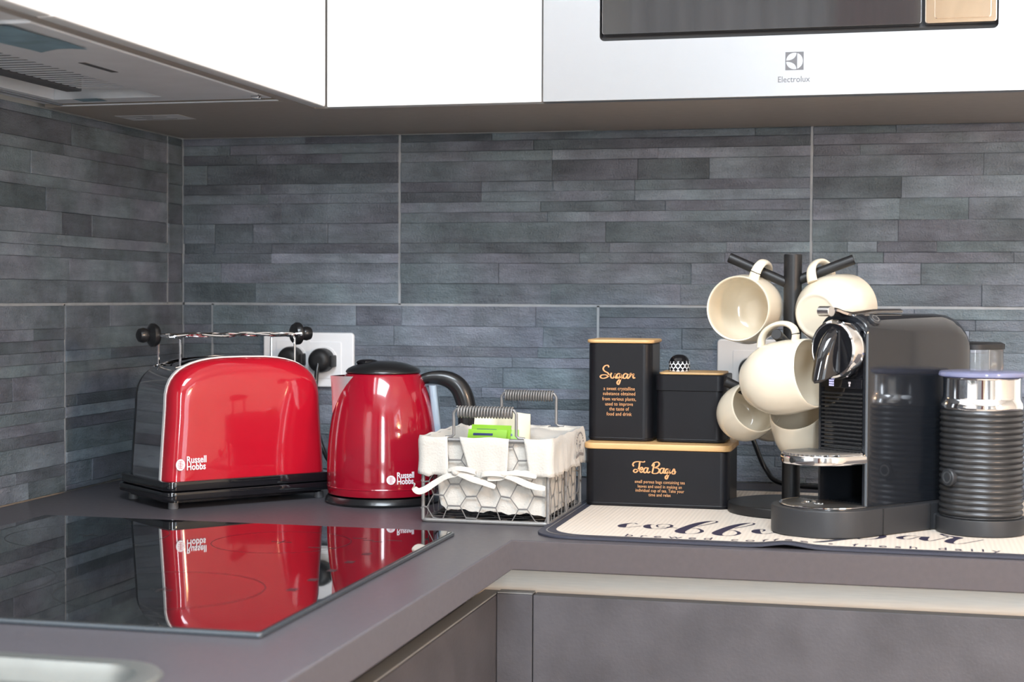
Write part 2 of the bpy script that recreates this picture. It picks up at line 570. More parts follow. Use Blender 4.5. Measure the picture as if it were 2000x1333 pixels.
WT = 0.9           # worktop height
ZC = 1.3995        # underside of the wall cabinets
ZG = 1.148         # level grout line
COFFEE=[
  [(0.7816,-0.4752,0.7824,-0.475),(0.7805,-0.4735,0.7814,-0.4732),(0.7789,-0.471,0.78,-0.4707),(0.7771,-0.4696,0.7786,-0.4692),(0.7751,-0.4698,0.7769,-0.4693),(0.7727,-0.4711,0.7751,-0.4704),(0.7705,-0.4729,0.7735,-0.4721),(0.7684,-0.4755,0.7723,-0.4744),(0.7663,-0.4788,0.7712,-0.4774),(0.7647,-0.4821,0.7706,-0.4805),(0.7637,-0.4857,0.7707,-0.4838),(0.7631,-0.4896,0.7712,-0.4874),(0.7631,-0.4932,0.7717,-0.4908),(0.7637,-0.4967,0.772,-0.4944),(0.7649,-0.5001,0.7723,-0.4981),(0.7665,-0.5027,0.7727,-0.501),(0.7687,-0.5043,0.7732,-0.5031),(0.7714,-0.5052,0.7738,-0.5045),(0.7738,-0.5051,0.7748,-0.5049),(0.7756,-0.5039,0.7761,-0.5038),(0.7772,-0.5018,0.7779,-0.5016),(0.7792,-0.4992,0.78,-0.499),(0.7822,-0.4959,0.7829,-0.4957),(0.7857,-0.492,0.7863,-0.4918),(0.7881,-0.4893,0.7887,-0.4891)] ,
  [(0.8004,-0.4753,0.8014,-0.4751),(0.799,-0.475,0.8005,-0.4745),(0.797,-0.4745,0.7992,-0.4739),(0.7952,-0.4753,0.7982,-0.4744),(0.7936,-0.4778,0.7977,-0.4766),(0.7921,-0.4815,0.7974,-0.48),(0.7914,-0.4854,0.7976,-0.4837),(0.7916,-0.4896,0.7982,-0.4878),(0.7924,-0.4943,0.7993,-0.4924),(0.7937,-0.4982,0.8003,-0.4964),(0.7953,-0.5012,0.801,-0.4996),(0.7974,-0.5037,0.8019,-0.5025),(0.7996,-0.5054,0.8029,-0.5045),(0.8018,-0.5064,0.8044,-0.5057),(0.8043,-0.5067,0.8063,-0.5062),(0.8068,-0.5063,0.8084,-0.5059),(0.8096,-0.5053,0.8112,-0.5049),(0.8126,-0.5035,0.8144,-0.503),(0.8152,-0.5011,0.8171,-0.5006),(0.8172,-0.4978,0.8193,-0.4972),(0.8189,-0.4936,0.8212,-0.4929),(0.82,-0.4894,0.8224,-0.4888),(0.8207,-0.4853,0.8231,-0.4847),(0.8209,-0.481,0.8232,-0.4804),(0.8205,-0.4774,0.8227,-0.4767),(0.8195,-0.4742,0.8215,-0.4736),(0.818,-0.4714,0.8197,-0.4709),(0.8161,-0.4695,0.8176,-0.4691),(0.8139,-0.4685,0.8151,-0.4682),(0.8113,-0.4684,0.8122,-0.4681),(0.8091,-0.4692,0.8099,-0.4689),(0.8073,-0.4711,0.8081,-0.4709),(0.8058,-0.474,0.8066,-0.4738),(0.805,-0.4771,0.8058,-0.4769),(0.8048,-0.4805,0.8056,-0.4803),(0.8052,-0.4842,0.806,-0.484),(0.806,-0.4874,0.8068,-0.4871),(0.8071,-0.4901,0.808,-0.4899),(0.8087,-0.4925,0.8096,-0.4922),(0.8105,-0.4935,0.8113,-0.4933),(0.8124,-0.4923,0.8131,-0.4921),(0.8145,-0.4898,0.8152,-0.4897),(0.8172,-0.4887,0.8178,-0.4886),(0.8213,-0.4904,0.8219,-0.4902),(0.8261,-0.4935,0.8269,-0.4933),(0.8295,-0.4957,0.8303,-0.4955)] ,
  [(0.8497,-0.4753,0.8503,-0.4751),(0.8521,-0.4708,0.8527,-0.4706),(0.8557,-0.4641,0.8564,-0.4639),(0.8589,-0.4577,0.8597,-0.4575),(0.8617,-0.4517,0.8626,-0.4514),(0.8643,-0.4455,0.8654,-0.4452),(0.8661,-0.4404,0.8674,-0.44),(0.867,-0.4364,0.8683,-0.4361),(0.867,-0.4333,0.8684,-0.4329),(0.8666,-0.4309,0.868,-0.4305),(0.8656,-0.429,0.8671,-0.4285),(0.864,-0.4276,0.8658,-0.4271),(0.862,-0.4275,0.8643,-0.4269),(0.8596,-0.4286,0.8629,-0.4277),(0.8565,-0.4309,0.8613,-0.4296),(0.8534,-0.4346,0.8596,-0.4329),(0.8502,-0.4398,0.8576,-0.4378),(0.8466,-0.4467,0.8553,-0.4443),(0.8435,-0.4543,0.8531,-0.4517),(0.8407,-0.4632,0.851,-0.4603),(0.8381,-0.4732,0.8488,-0.4703),(0.8359,-0.4828,0.8469,-0.4798),(0.8338,-0.4924,0.8452,-0.4892),(0.832,-0.502,0.8436,-0.4988),(0.8309,-0.5099,0.8425,-0.5067),(0.8307,-0.5156,0.8419,-0.5126),(0.8313,-0.5201,0.8416,-0.5173),(0.8324,-0.5238,0.8417,-0.5213),(0.8343,-0.5274,0.8422,-0.5252),(0.8368,-0.5304,0.8431,-0.5287),(0.8394,-0.5325,0.8443,-0.5312),(0.8423,-0.5337,0.8458,-0.5327),(0.8455,-0.534,0.8477,-0.5334),(0.8484,-0.5336,0.8498,-0.5332),(0.8511,-0.5325,0.8522,-0.5322),(0.8537,-0.5307,0.8549,-0.5303),(0.8557,-0.5281,0.8572,-0.5276),(0.8571,-0.5244,0.8591,-0.5239),(0.8581,-0.5198,0.8607,-0.5191),(0.8585,-0.5153,0.8614,-0.5145),(0.8582,-0.5107,0.8611,-0.5099),(0.8574,-0.5058,0.8599,-0.5051),(0.8562,-0.5015,0.8583,-0.5009),(0.8545,-0.4974,0.8563,-0.4969),(0.8524,-0.4937,0.8537,-0.4933),(0.8504,-0.4914,0.8514,-0.4911),(0.8486,-0.4915,0.8495,-0.4912),(0.8469,-0.493,0.8477,-0.4928),(0.8457,-0.4942,0.8465,-0.4939)] ,
  [(0.8917,-0.48,0.8923,-0.4799),(0.8942,-0.4756,0.8948,-0.4754),(0.8979,-0.469,0.8986,-0.4688),(0.9012,-0.4626,0.902,-0.4624),(0.9041,-0.4566,0.905,-0.4564),(0.9068,-0.4505,0.9079,-0.4502),(0.9087,-0.4455,0.91,-0.4451),(0.9096,-0.4416,0.9109,-0.4412),(0.9098,-0.4385,0.9111,-0.4381),(0.9094,-0.4361,0.9108,-0.4357),(0.9085,-0.4342,0.91,-0.4338),(0.9069,-0.4329,0.9087,-0.4324),(0.905,-0.4327,0.9072,-0.4321),(0.9025,-0.4338,0.9058,-0.4329),(0.8995,-0.4361,0.9042,-0.4348),(0.8963,-0.4397,0.9024,-0.438),(0.893,-0.4449,0.9003,-0.4429),(0.8893,-0.4517,0.898,-0.4493),(0.8861,-0.4593,0.8956,-0.4566),(0.8831,-0.468,0.8933,-0.4652),(0.8804,-0.478,0.891,-0.4751),(0.878,-0.4875,0.8889,-0.4845),(0.8757,-0.4969,0.887,-0.4938),(0.8736,-0.5065,0.8852,-0.5033),(0.8724,-0.5143,0.8839,-0.5111),(0.8721,-0.52,0.8832,-0.5169),(0.8725,-0.5244,0.8828,-0.5216),(0.8736,-0.5281,0.8828,-0.5255),(0.8753,-0.5316,0.8832,-0.5294),(0.8777,-0.5346,0.884,-0.5329),(0.8803,-0.5367,0.8851,-0.5354),(0.8831,-0.5378,0.8866,-0.5369),(0.8863,-0.5381,0.8885,-0.5375),(0.8892,-0.5377,0.8905,-0.5373),(0.8918,-0.5366,0.8929,-0.5363),(0.8944,-0.5348,0.8957,-0.5345),(0.8964,-0.5323,0.898,-0.5318),(0.8979,-0.5286,0.8999,-0.5281),(0.899,-0.5241,0.9016,-0.5234),(0.8995,-0.5196,0.9024,-0.5188),(0.8993,-0.515,0.9022,-0.5142),(0.8986,-0.5102,0.9011,-0.5095),(0.8975,-0.5059,0.8997,-0.5054),(0.896,-0.5019,0.8977,-0.5014),(0.894,-0.4982,0.8953,-0.4978),(0.8921,-0.496,0.8931,-0.4957),(0.8903,-0.496,0.8912,-0.4958),(0.8886,-0.4975,0.8894,-0.4973),(0.8874,-0.4987,0.8882,-0.4985)] ,
  [(0.9124,-0.4983,0.913,-0.4981),(0.9158,-0.4971,0.9164,-0.4969),(0.9205,-0.4953,0.9212,-0.4951),(0.924,-0.493,0.9247,-0.4927),(0.9253,-0.4896,0.9262,-0.4894),(0.9254,-0.4856,0.9265,-0.4853),(0.9248,-0.4826,0.9262,-0.4822),(0.9233,-0.4807,0.9251,-0.4803),(0.9209,-0.4797,0.9232,-0.4791),(0.9187,-0.4799,0.9217,-0.4791),(0.9167,-0.4818,0.9209,-0.4806),(0.9147,-0.4849,0.9204,-0.4834),(0.9134,-0.4887,0.9203,-0.4867),(0.9129,-0.4931,0.9207,-0.491),(0.9131,-0.4983,0.9214,-0.4961),(0.9139,-0.5029,0.9222,-0.5006),(0.9157,-0.5067,0.923,-0.5047),(0.9182,-0.5101,0.9239,-0.5086),(0.9208,-0.5123,0.9251,-0.5111),(0.9235,-0.5131,0.9265,-0.5123),(0.9265,-0.5128,0.9283,-0.5123),(0.9294,-0.5114,0.9303,-0.5111),(0.9324,-0.5081,0.933,-0.508),(0.9356,-0.5037,0.9362,-0.5036),(0.9377,-0.5006,0.9383,-0.5004)] ,
  [(0.9351,-0.4921,0.9356,-0.4919),(0.9384,-0.4909,0.939,-0.4907),(0.9432,-0.489,0.9438,-0.4889),(0.9466,-0.4867,0.9474,-0.4865),(0.948,-0.4834,0.9489,-0.4831),(0.9482,-0.4794,0.9493,-0.4791),(0.9476,-0.4763,0.949,-0.476),(0.9461,-0.4745,0.9479,-0.474),(0.9438,-0.4734,0.946,-0.4728),(0.9416,-0.4736,0.9445,-0.4728),(0.9395,-0.4755,0.9437,-0.4743),(0.9375,-0.4787,0.9432,-0.4771),(0.9361,-0.4824,0.9431,-0.4805),(0.9356,-0.4869,0.9433,-0.4848),(0.9357,-0.4921,0.944,-0.4898),(0.9365,-0.4967,0.9448,-0.4944),(0.9382,-0.5005,0.9455,-0.4985),(0.9406,-0.504,0.9464,-0.5024),(0.9432,-0.5061,0.9475,-0.505),(0.9459,-0.507,0.9489,-0.5061),(0.9489,-0.5066,0.9507,-0.5061),(0.9518,-0.5052,0.9528,-0.5049),(0.9549,-0.502,0.9555,-0.5018),(0.9581,-0.4975,0.9587,-0.4974),(0.9602,-0.4944,0.9608,-0.4942)] ,
  [(0.995,-0.4835,0.9958,-0.4833),(0.9984,-0.4676,0.9993,-0.4674),(1.0036,-0.4443,1.0045,-0.444),(1.0077,-0.4251,1.0087,-0.4248),(1.0104,-0.4136,1.0114,-0.4133),(1.0122,-0.4058,1.0133,-0.4055),(1.0129,-0.4007,1.0143,-0.4003),(1.0124,-0.3964,1.0144,-0.3959),(1.0107,-0.3945,1.0137,-0.3937),(1.0084,-0.3981,1.0125,-0.3969),(1.0049,-0.4092,1.0108,-0.4076),(1.0006,-0.4259,1.0086,-0.4237),(0.9969,-0.443,1.0065,-0.4404),(0.9941,-0.4608,1.0045,-0.4579),(0.9918,-0.4798,1.0026,-0.4769),(0.9904,-0.4954,1.0012,-0.4924),(0.9901,-0.5067,1.0003,-0.504),(0.9907,-0.5157,0.9997,-0.5132),(0.9922,-0.5226,0.9999,-0.5205),(0.9951,-0.528,1.0007,-0.5265),(0.9991,-0.5318,1.0022,-0.5309),(1.0026,-0.5332,1.0039,-0.5329),(1.0055,-0.5315,1.0064,-0.5312),(1.0083,-0.5274,1.0092,-0.5271),(1.0101,-0.5244,1.0112,-0.5241)] ,
  [(1.0468,-0.4904,1.0526,-0.4888),(1.0479,-0.4909,1.0539,-0.4893),(1.0495,-0.4919,1.0558,-0.4902),(1.0504,-0.4942,1.0568,-0.4925),(1.0503,-0.499,1.0567,-0.4972),(1.0494,-0.5052,1.0557,-0.5035),(1.048,-0.5107,1.0538,-0.5091),(1.046,-0.515,1.0506,-0.5137),(1.0433,-0.5188,1.0465,-0.5179),(1.0404,-0.5215,1.0425,-0.521),(1.0369,-0.5233,1.0385,-0.5229),(1.0331,-0.5243,1.0345,-0.5239),(1.0302,-0.5243,1.0316,-0.524),(1.0285,-0.5236,1.0299,-0.5232),(1.0276,-0.522,1.029,-0.5216),(1.0276,-0.5196,1.0292,-0.5192),(1.029,-0.5162,1.0304,-0.5158),(1.0314,-0.5118,1.0326,-0.5115),(1.0339,-0.5077,1.0349,-0.5074),(1.0363,-0.5039,1.0373,-0.5036),(1.0389,-0.5,1.0399,-0.4997),(1.0413,-0.4967,1.0427,-0.4964),(1.0437,-0.494,1.0459,-0.4934),(1.0461,-0.4917,1.0493,-0.4908),(1.0477,-0.4901,1.0516,-0.4891)] ,
  [(1.0901,-0.4854,1.0909,-0.4852),(1.0884,-0.4848,1.0892,-0.4845),(1.0858,-0.4839,1.0868,-0.4837),(1.083,-0.4839,1.0844,-0.4835),(1.08,-0.4851,1.0822,-0.4845),(1.0766,-0.4872,1.08,-0.4863),(1.0737,-0.4899,1.0782,-0.4887),(1.0712,-0.4935,1.0765,-0.4921),(1.0689,-0.4979,1.0751,-0.4962),(1.0679,-0.5018,1.0743,-0.5001),(1.0684,-0.5054,1.0742,-0.5038),(1.0699,-0.5088,1.0748,-0.5075),(1.072,-0.5109,1.0759,-0.5098),(1.0747,-0.5116,1.0775,-0.5108),(1.0781,-0.5111,1.0796,-0.5107),(1.0812,-0.509,1.082,-0.5088),(1.0843,-0.5042,1.0847,-0.504),(1.0873,-0.4974,1.0877,-0.4973),(1.0899,-0.4924,1.0909,-0.4921),(1.0921,-0.4896,1.0947,-0.4889),(1.0939,-0.4883,1.0988,-0.4869),(1.0948,-0.489,1.1016,-0.4871),(1.0941,-0.4926,1.102,-0.4904),(1.0925,-0.4983,1.1011,-0.4959),(1.0917,-0.5034,1.1004,-0.5011),(1.0923,-0.5077,1.1001,-0.5056),(1.0936,-0.5117,1.0998,-0.51),(1.0954,-0.5145,1.1002,-0.5132),(1.0976,-0.5168,1.1008,-0.5159),(1.1004,-0.5179,1.1021,-0.5175),(1.1041,-0.5155,1.1047,-0.5153),(1.1099,-0.5063,1.1102,-0.5062),(1.1171,-0.493,1.1174,-0.4929),(1.1221,-0.4835,1.1226,-0.4834)] ,
  [(1.1221,-0.4835,1.1226,-0.4834),(1.1202,-0.4793,1.1208,-0.4791),(1.1175,-0.4731,1.1183,-0.4729),(1.1155,-0.4681,1.1165,-0.4678),(1.1144,-0.4644,1.1156,-0.4641),(1.1139,-0.4617,1.1153,-0.4613),(1.1144,-0.4613,1.116,-0.4609),(1.1163,-0.4643,1.1175,-0.464),(1.1193,-0.4696,1.12,-0.4694),(1.122,-0.4746,1.1232,-0.4743),(1.1247,-0.4786,1.128,-0.4777),(1.1273,-0.4825,1.1337,-0.4808),(1.1284,-0.4866,1.1371,-0.4842),(1.1271,-0.4909,1.1366,-0.4883),(1.1243,-0.4956,1.1339,-0.493),(1.1218,-0.5006,1.1314,-0.498),(1.1199,-0.5064,1.1297,-0.5037),(1.1182,-0.5129,1.128,-0.5102),(1.1177,-0.5184,1.1269,-0.5159),(1.1191,-0.523,1.1261,-0.5211),(1.1218,-0.5271,1.1259,-0.526),(1.1247,-0.5295,1.1266,-0.529),(1.1274,-0.5309,1.1283,-0.5307),(1.1304,-0.5309,1.1311,-0.5307),(1.1348,-0.5274,1.1354,-0.5273),(1.1422,-0.5176,1.1426,-0.5175),(1.1514,-0.5039,1.1518,-0.5038),(1.1579,-0.4941,1.1583,-0.494)] ,
]


# ---------------------------------------------------------------- room shell
struct(MB().box((ROOM_X / 2, ROOM_Y / 2, -.05), (ROOM_X + .4, -ROOM_Y + .4, .1)).build('floor', 'floor'))
struct(MB().box((ROOM_X / 2, ROOM_Y / 2, ROOM_Z + .05), (ROOM_X + .4, -ROOM_Y + .4, .1)).build('ceiling', 'ceiling'))
wall_back = struct(MB().box((ROOM_X / 2, .062, ROOM_Z / 2), (ROOM_X + .4, .1, ROOM_Z)).build('wall_back', 'plaster'))
wall_left = struct(MB().box((-.062, ROOM_Y / 2, ROOM_Z / 2), (.1, -ROOM_Y, ROOM_Z)).build('wall_left', 'plaster'))
struct(MB().box((ROOM_X + .05, ROOM_Y / 2, ROOM_Z / 2), (.1, -ROOM_Y, ROOM_Z)).build('wall_right', 'warmwall'))
wall_front = struct(MB().box((ROOM_X / 2, ROOM_Y - .05, ROOM_Z / 2), (ROOM_X + .4, .1, ROOM_Z)).build('wall_front', 'plaster'))
# window opposite the kitchen, between curtains
win = struct(MB().box((1.74, ROOM_Y + .01, 1.62), (.52, .02, 1.60)).build('window_1', 'white'))
def curtain(name, m, x0, x1):
    n = 60
    MB().sheet([[(x0 + (x1 - x0) * k / n, ROOM_Y + .12 + .03 * sin(k * .9) + .01 * sin(k * 2.3), z) for k in range(n + 1)]
                for z in (.02, 2.5)]).build(name, m, win)
curtain('curtain', 'curtain', .10, .82)
curtain('curtain', 'maroon', .84, 1.12)
curtain('curtain', 'creamcurtain', 1.13, 1.50)
curtain('curtain', 'curtain', 1.98, 2.55)
bd = struct(MB().box((ROOM_X - .01, -2.9, 1.35), (.02, 1.46, 2.16)).build('added_door_slab', 'white'))  # unseen balcony door slab, added behind the cool side fill
for (x, y, sx_) in ((1.0, -2.2, 1.0),):
    struct(MB().prism(rrect(sx_ + .06, sx_ + .06, .02), 0, .045, .004).build('trim_1', 'white', loc=(x, y, ROOM_Z - .05)))

fl = thing('added_fill_lamp', 'slim black floor lamp with cream shade, added out of view for warm light', 'lamp', (2.3, -1.8, 0))  # unseen lamp added to warm the right wall and cabinet underside
MB().lathe([(.13, 0), (.132, .004), (.13, .018), (.02, .024)], 32).build('base', 'blackmatt', fl)
MB().lathe([(.009, .02), (.009, 1.49), (.016, 1.495), (.016, 1.53), (.004, 1.535)], 16).build('pole', 'blackmatt', fl)
MB().lathe([(.20, 1.50), (.13, 1.74), (.127, 1.74), (.197, 1.50)], 40, c0=False, c1=False).build('added_lamp_shade', 'creamcurtain', fl)

# ---------------------------------------------------------------- stone look tiles: tile > stone
LAY = {}
LAY['A']=[
 (0,2,[0.12],[-1, 1]),
 (2,4,[0.063],[0, 1]),
 (4,5,[0.145],[-1, 2]),
 (5,6,[0.053, 0.145],[-1, 0, -1]),
 (6,8,[0.053, 0.116, 0.235],[-1, -1, 1, 0]),
 (8,10,[0.161],[-1, 0]),
 (10,11,[0.14],[-1, 0]),
 (11,12,[0.128],[-1, 0]),
 (12,14,[0.04, 0.153],[0, -2, -2]),
 (14,15,[0.12, 0.257],[-2, -1, 0]),
 (15,16,[0.078],[0, -1]),
 (16,17,[0.199],[0, -2]),
]
LAY['B']=[
 (0,2,[0.577, 0.766],[-1, -1, 0]),
 (2,4,[0.499, 0.781],[1, 0, 1]),
 (4,5,[0.619, 0.828],[1, 1, -1]),
 (5,6,[0.439, 0.663, 0.83],[0, -1, 0, 1]),
 (6,8,[0.657],[0, -1]),
 (8,9,[0.572],[0, 1]),
 (9,10,[0.561, 0.743],[1, -1, 0]),
 (10,11,[0.473, 0.699],[-2, 0, 1]),
 (11,12,[0.472, 0.58, 0.699],[-2, 0, 0, -1]),
 (12,14,[0.578, 0.703, 0.805],[0, -2, -2, 0]),
 (14,15,[0.578, 0.732],[0, 0, 1]),
 (15,16,[0.55],[-1, -2]),
 (16,17,[0.488, 0.869],[-2, -1, -2]),
]
LAY['C']=[
 (0,2,[1.029, 1.177],[0, -1, 1]),
 (2,4,[1.011, 1.096],[0, 1, 0]),
 (4,5,[1.046, 1.218],[1, 0, -1]),
 (5,6,[0.997, 1.037, 1.117],[0, 2, -1, 0]),
 (6,8,[1.065],[-1, -1]),
 (8,10,[1.067, 1.158],[1, 0, 0]),
 (10,12,[1.069],[-2, 1]),
 (12,14,[1.177],[0, -1]),
 (14,15,[1.013],[-1, -1]),
 (15,16,[1.149],[0, -1]),
 (16,17,[1.061],[-1, -1]),
]
LAY['E']=[
 (0,2,[0.28, 0.351, 0.555],[1, -1, 0, -1]),
 (2,4,[0.339, 0.566],[0, 1, 0]),
 (4,5,[0.17, 0.442, 0.558],[0, -1, -1, 0]),
 (5,6,[0.284, 0.52],[0, 1, 1]),
 (6,8,[0.403, 0.506],[0, 0, 0]),
 (8,9,[0.3, 0.474],[1, 1, 1]),
 (9,10,[0.411, 0.528],[0, -2, -2]),
 (10,12,[0.443],[1, 0]),
 (12,13,[0.284],[0, 1]),
 (13,15,[0.443],[0, -1]),
 (15,17,[0.332],[1, 0]),
]
LAY['I']=[
 (0,2,[-0.233],[0, 0]),
 (2,4,[],[1]),
 (4,5,[-0.233],[-1, 1]),
 (5,6,[],[0]),
 (6,8,[],[0]),
 (8,9,[-0.326],[-2, 0]),
 (9,10,[],[2]),
 (10,11,[],[-1]),
 (11,13,[],[0]),
 (13,14,[],[1]),
 (14,16,[-0.285],[-1, 0]),
 (16,17,[],[0]),
]
LAY['H']=[
 (0,2,[],[0]),
 (2,3,[-0.437],[-1, 1]),
 (3,4,[-0.437],[-1, -1]),
 (4,5,[],[0]),
 (5,6,[],[1]),
 (6,8,[-0.485],[0, -1]),
 (8,9,[],[0]),
 (9,10,[],[-1]),
 (10,11,[],[0]),
 (11,12,[],[-1]),
 (12,14,[],[1]),
 (14,15,[-0.482],[-1, 1]),
 (15,17,[-0.45],[-1, 1]),
]
LAY['G']=[
 (0,2,[-0.352],[0, 0]),
 (2,4,[-0.345],[1, 1]),
 (4,5,[-0.368, -0.257],[0, -1, 1]),
 (5,6,[],[1]),
 (6,8,[-0.365, -0.283],[-1, -2, 0]),
 (8,10,[-0.404, -0.174],[0, 0, -2]),
 (10,11,[-0.283],[0, 0]),
 (11,13,[-0.441, -0.268],[-1, 0, 0]),
 (13,14,[-0.358],[-1, 0]),
 (14,16,[-0.338, -0.131],[0, -1, -2]),
 (16,17,[-0.39],[-1, 0]),
]
UNIT = .0149
rng = random.Random(7)


def random_layout(n, x0, x1, seed):
    r = random.Random(seed)
    rows, u = [], 0
    while u < n:
        h = 2 if (r.random() < .55 and u + 2 <= n) else 1
        br, x = [], x0
        while True:
            x += r.uniform(.09, .26)
            if x > x1 - .05:
                break
            br.append(round(x, 3))
        rows.append((u, u + h, br, [r.choice((-2, -1, -1, 0, 0, 0, 1, 1)) for _ in range(len(br) + 1)]))
        u += h
    return rows


def stone(a0, a1, z0, z1, tone, left, parent):
    """one proud strip of the tile face; a = run along the wall"""
    g = .00012
    a0, a1, z0, z1 = a0 + g, a1 - g, z0 + g, z1 - g
    p = rng.uniform(-.0005, .0011) + (.0006 if tone > 0 else 0)
    e = .0007
    nx = max(1, int((a1 - a0) / .03))
    face, rim, foot = [], [], []
    per = [(a0, z0, 1, 1)] + [(a0 + (a1 - a0) * k / nx, z0, 0, 1) for k in range(1, nx)] + [(a1, z0, -1, 1), (a1, z1, -1, -1)] + \
          [(a1 - (a1 - a0) * k / nx, z1, 0, -1) for k in range(1, nx)] + [(a0, z1, 1, -1)]
    for a, z, sa, sz in per:
        jit = rng.uniform(-.0005, .0005) if sa == 0 else 0
        rim.append((a, z, p - .0005))
        face.append((a + sa * e, z + sz * e + jit, p + rng.uniform(-.0004, .0004)))
        foot.append((a, z, -.004))
    mk = (lambda q: (q[2], q[0], q[1])) if left else (lambda q: (q[0], -q[2], q[1]))
    m = MB()
    m.loft([[mk(q) for q in foot], [mk(q) for q in rim], [mk(q) for q in face]], c0=False)
    m.build('stone', SLATE[max(-2, min(2, tone))], parent, sharp=25)


def tile(a0, a1, up, rows, left=False, nmax=17, limit=None):
    """one large wall tile with its split-stone strips; limit clips the last row"""
    j = .0017
    a0, a1 = a0 + j, a1 - j
    zl = (ZC - .0005) if up else (WT + .001)
    zs = ZG + j if up else ZG - j
    lo, hi = min(zs, zl), max(zs, zl)
    m = MB()
    if left:
        m.box((-.0075, (a0 + a1) / 2, (lo + hi) / 2), (.009, a1 - a0, hi - lo))
    else:
        m.box(((a0 + a1) / 2, .0075, (lo + hi) / 2), (a1 - a0, .009, hi - lo))
    t = m.build('tile', 'tileback', wall_left if left else wall_back)
    for u0, u1, br, tones in rows:
        za, zb = (zs + u0 * UNIT, zs + u1 * UNIT) if up else (zs - u1 * UNIT, zs - u0 * UNIT)
        za, zb = max(za, lo), min(zb, hi)
        if zb - za < .003:
            continue
        pts = sorted([a0] + [b for b in br if a0 + .012 < b < a1 - .012] + [a1])
        tl = list(tones) if not left else list(reversed(tones))
        while len(tl) < len(pts) - 1:
            tl.append(tl[-1])
        for k in range(len(pts) - 1):
            stone(pts[k], pts[k + 1], za, zb, tl[k], left, t)
    return t


def mirrorish(n, x0, x1, s):
    return random_layout(n, x0, x1, s)


J1 = .3476
# wall at the back
tile(0.0, J1, True, LAY['A'])
tile(J1, J1 + .6, True, LAY['B'])
tile(J1 + .6, J1 + 1.2, True, LAY['C'])
tile(0.0, .049, False, [(0, 2, [], [-1]), (2, 4, [], [0]), (4, 6, [], [0]), (6, 7, [], [1]), (7, 9, [], [0]), (9, 12, [], [-1]),
                        (12, 14, [], [0]), (14, 17, [], [0])])
tile(.049, .6468, False, LAY['E'])
tile(.6468, 1.2468, False, random_layout(17, .6468, 1.2468, 5))
tile(1.2468, 1.5476, False, random_layout(17, 1.2468, 1.5476, 9))
# wall on the left
tile(-.0514, 0.0, True, [(0, 2, [], [0]), (2, 5, [], [-1]), (5, 8, [], [0]), (8, 10, [], [-1]), (10, 12, [], [-1]), (12, 14, [], [-2]),
                         (14, 16, [], [-1]), (16, 17, [], [-2])], left=True)
tile(-.6514, -.0514, True, [(a, b, [y for y in br], t) for a, b, br, t in LAY['G']], left=True)
tile(-1.2514, -.6514, True, random_layout(17, -1.2514, -.6514, 21), left=True)
tile(-.3564, 0.0, False, LAY['I'], left=True)
tile(-.9564, -.3564, False, [(a, b, br, t) for a, b, br, t in LAY['H']], left=True)
tile(-1.5564, -.9564, False, random_layout(17, -1.5564, -.9564, 23), left=True)
# grout in the joints, a touch behind the stone faces
g = MB()
g.box((.80, .0063, ZG), (1.6, .011, .0036))
for x in (.0009, J1, J1 + .6):
    g.box((x, .0063, (ZG + ZC) / 2), (.0036, .011, ZC - ZG))
for x in (.0009, .049, .6468, 1.2468):
    g.box((x, .0063, (ZG + WT) / 2), (.0036, .011, ZG - WT))
g.build('grout', 'grout', wall_back)
g = MB()
g.box((-.0063, -.80, ZG), (.011, 1.6, .0036))
for y in (-.0514, -.6514):
    g.box((-.0063, y, (ZG + ZC) / 2), (.011, .0036, ZC - ZG))
for y in (-.3564, -.9564):
    g.box((-.0063, y, (ZG + WT) / 2), (.011, .0036, ZG - WT))
g.build('grout', 'grout', wall_left)


# ---------------------------------------------------------------- worktop (L shape) with sink cut-out
XF, YF, TH = .6677, -.6067, .0325
XE, YE = 1.95, -2.05
poly = [(0.002, -.0015), (0.002, YE), (XF, YE), (XF, YF), (XE, YF), (XE, -.0015)]
wt = MB().prism(poly, WT - TH, WT, .0016).build('worktop', 'worktop', sharp=30)
tag(wt, 'dark grey L-shaped kitchen worktop running along both tiled walls', 'worktop')
SX0, SX1, SY0, SY1 = .10, .585, -2.0 + .06, -1.236
cutter = MB().prism(rrect(SX1 - SX0 - .016, SY1 - SY0 - .016, .035, cx=(SX0 + SX1) / 2, cy=(SY0 + SY1) / 2), WT - .1, WT + .1).build('c', 'dark')
cut(wt, cutter)

# sink: rim, bowl, drain
sk = thing('sink', 'stainless steel sink with rounded rim set into the worktop', 'sink', ((SX0 + SX1) / 2, (SY0 + SY1) / 2, WT))
W_, H_ = SX1 - SX0, SY1 - SY0
rings = []
for dx, z, r in ((0, .0004, .045), (.002, .0030, .044), (.010, .0036, .040), (.016, .0026, .036), (.020, -.004, .034), (.023, -.02, .034)):
    rings.append([(x, y, z) for x, y in rrect(W_ - 2 * dx, H_ - 2 * dx, r)])
MB().loft(rings, c0=False, c1=False).build('rim', 'sinksteel', sk)
rings = [[(x, y, z) for x, y in rrect(W_ - 2 * d, H_ - 2 * d, r)] for d, z, r in
         ((.022, -.012, .036), (.026, -.06, .04), (.030, -.15, .05), (.045, -.168, .05), (.12, -.172, .05))]
MB().loft(rings, c0=False, c1=True).build('bowl', 'sinksteel', sk)
MB().lathe([(.045, -.1718), (.045, -.170), (.038, -.1695), (.030, -.1715)], 28).build('drain', 'chrome', sk)

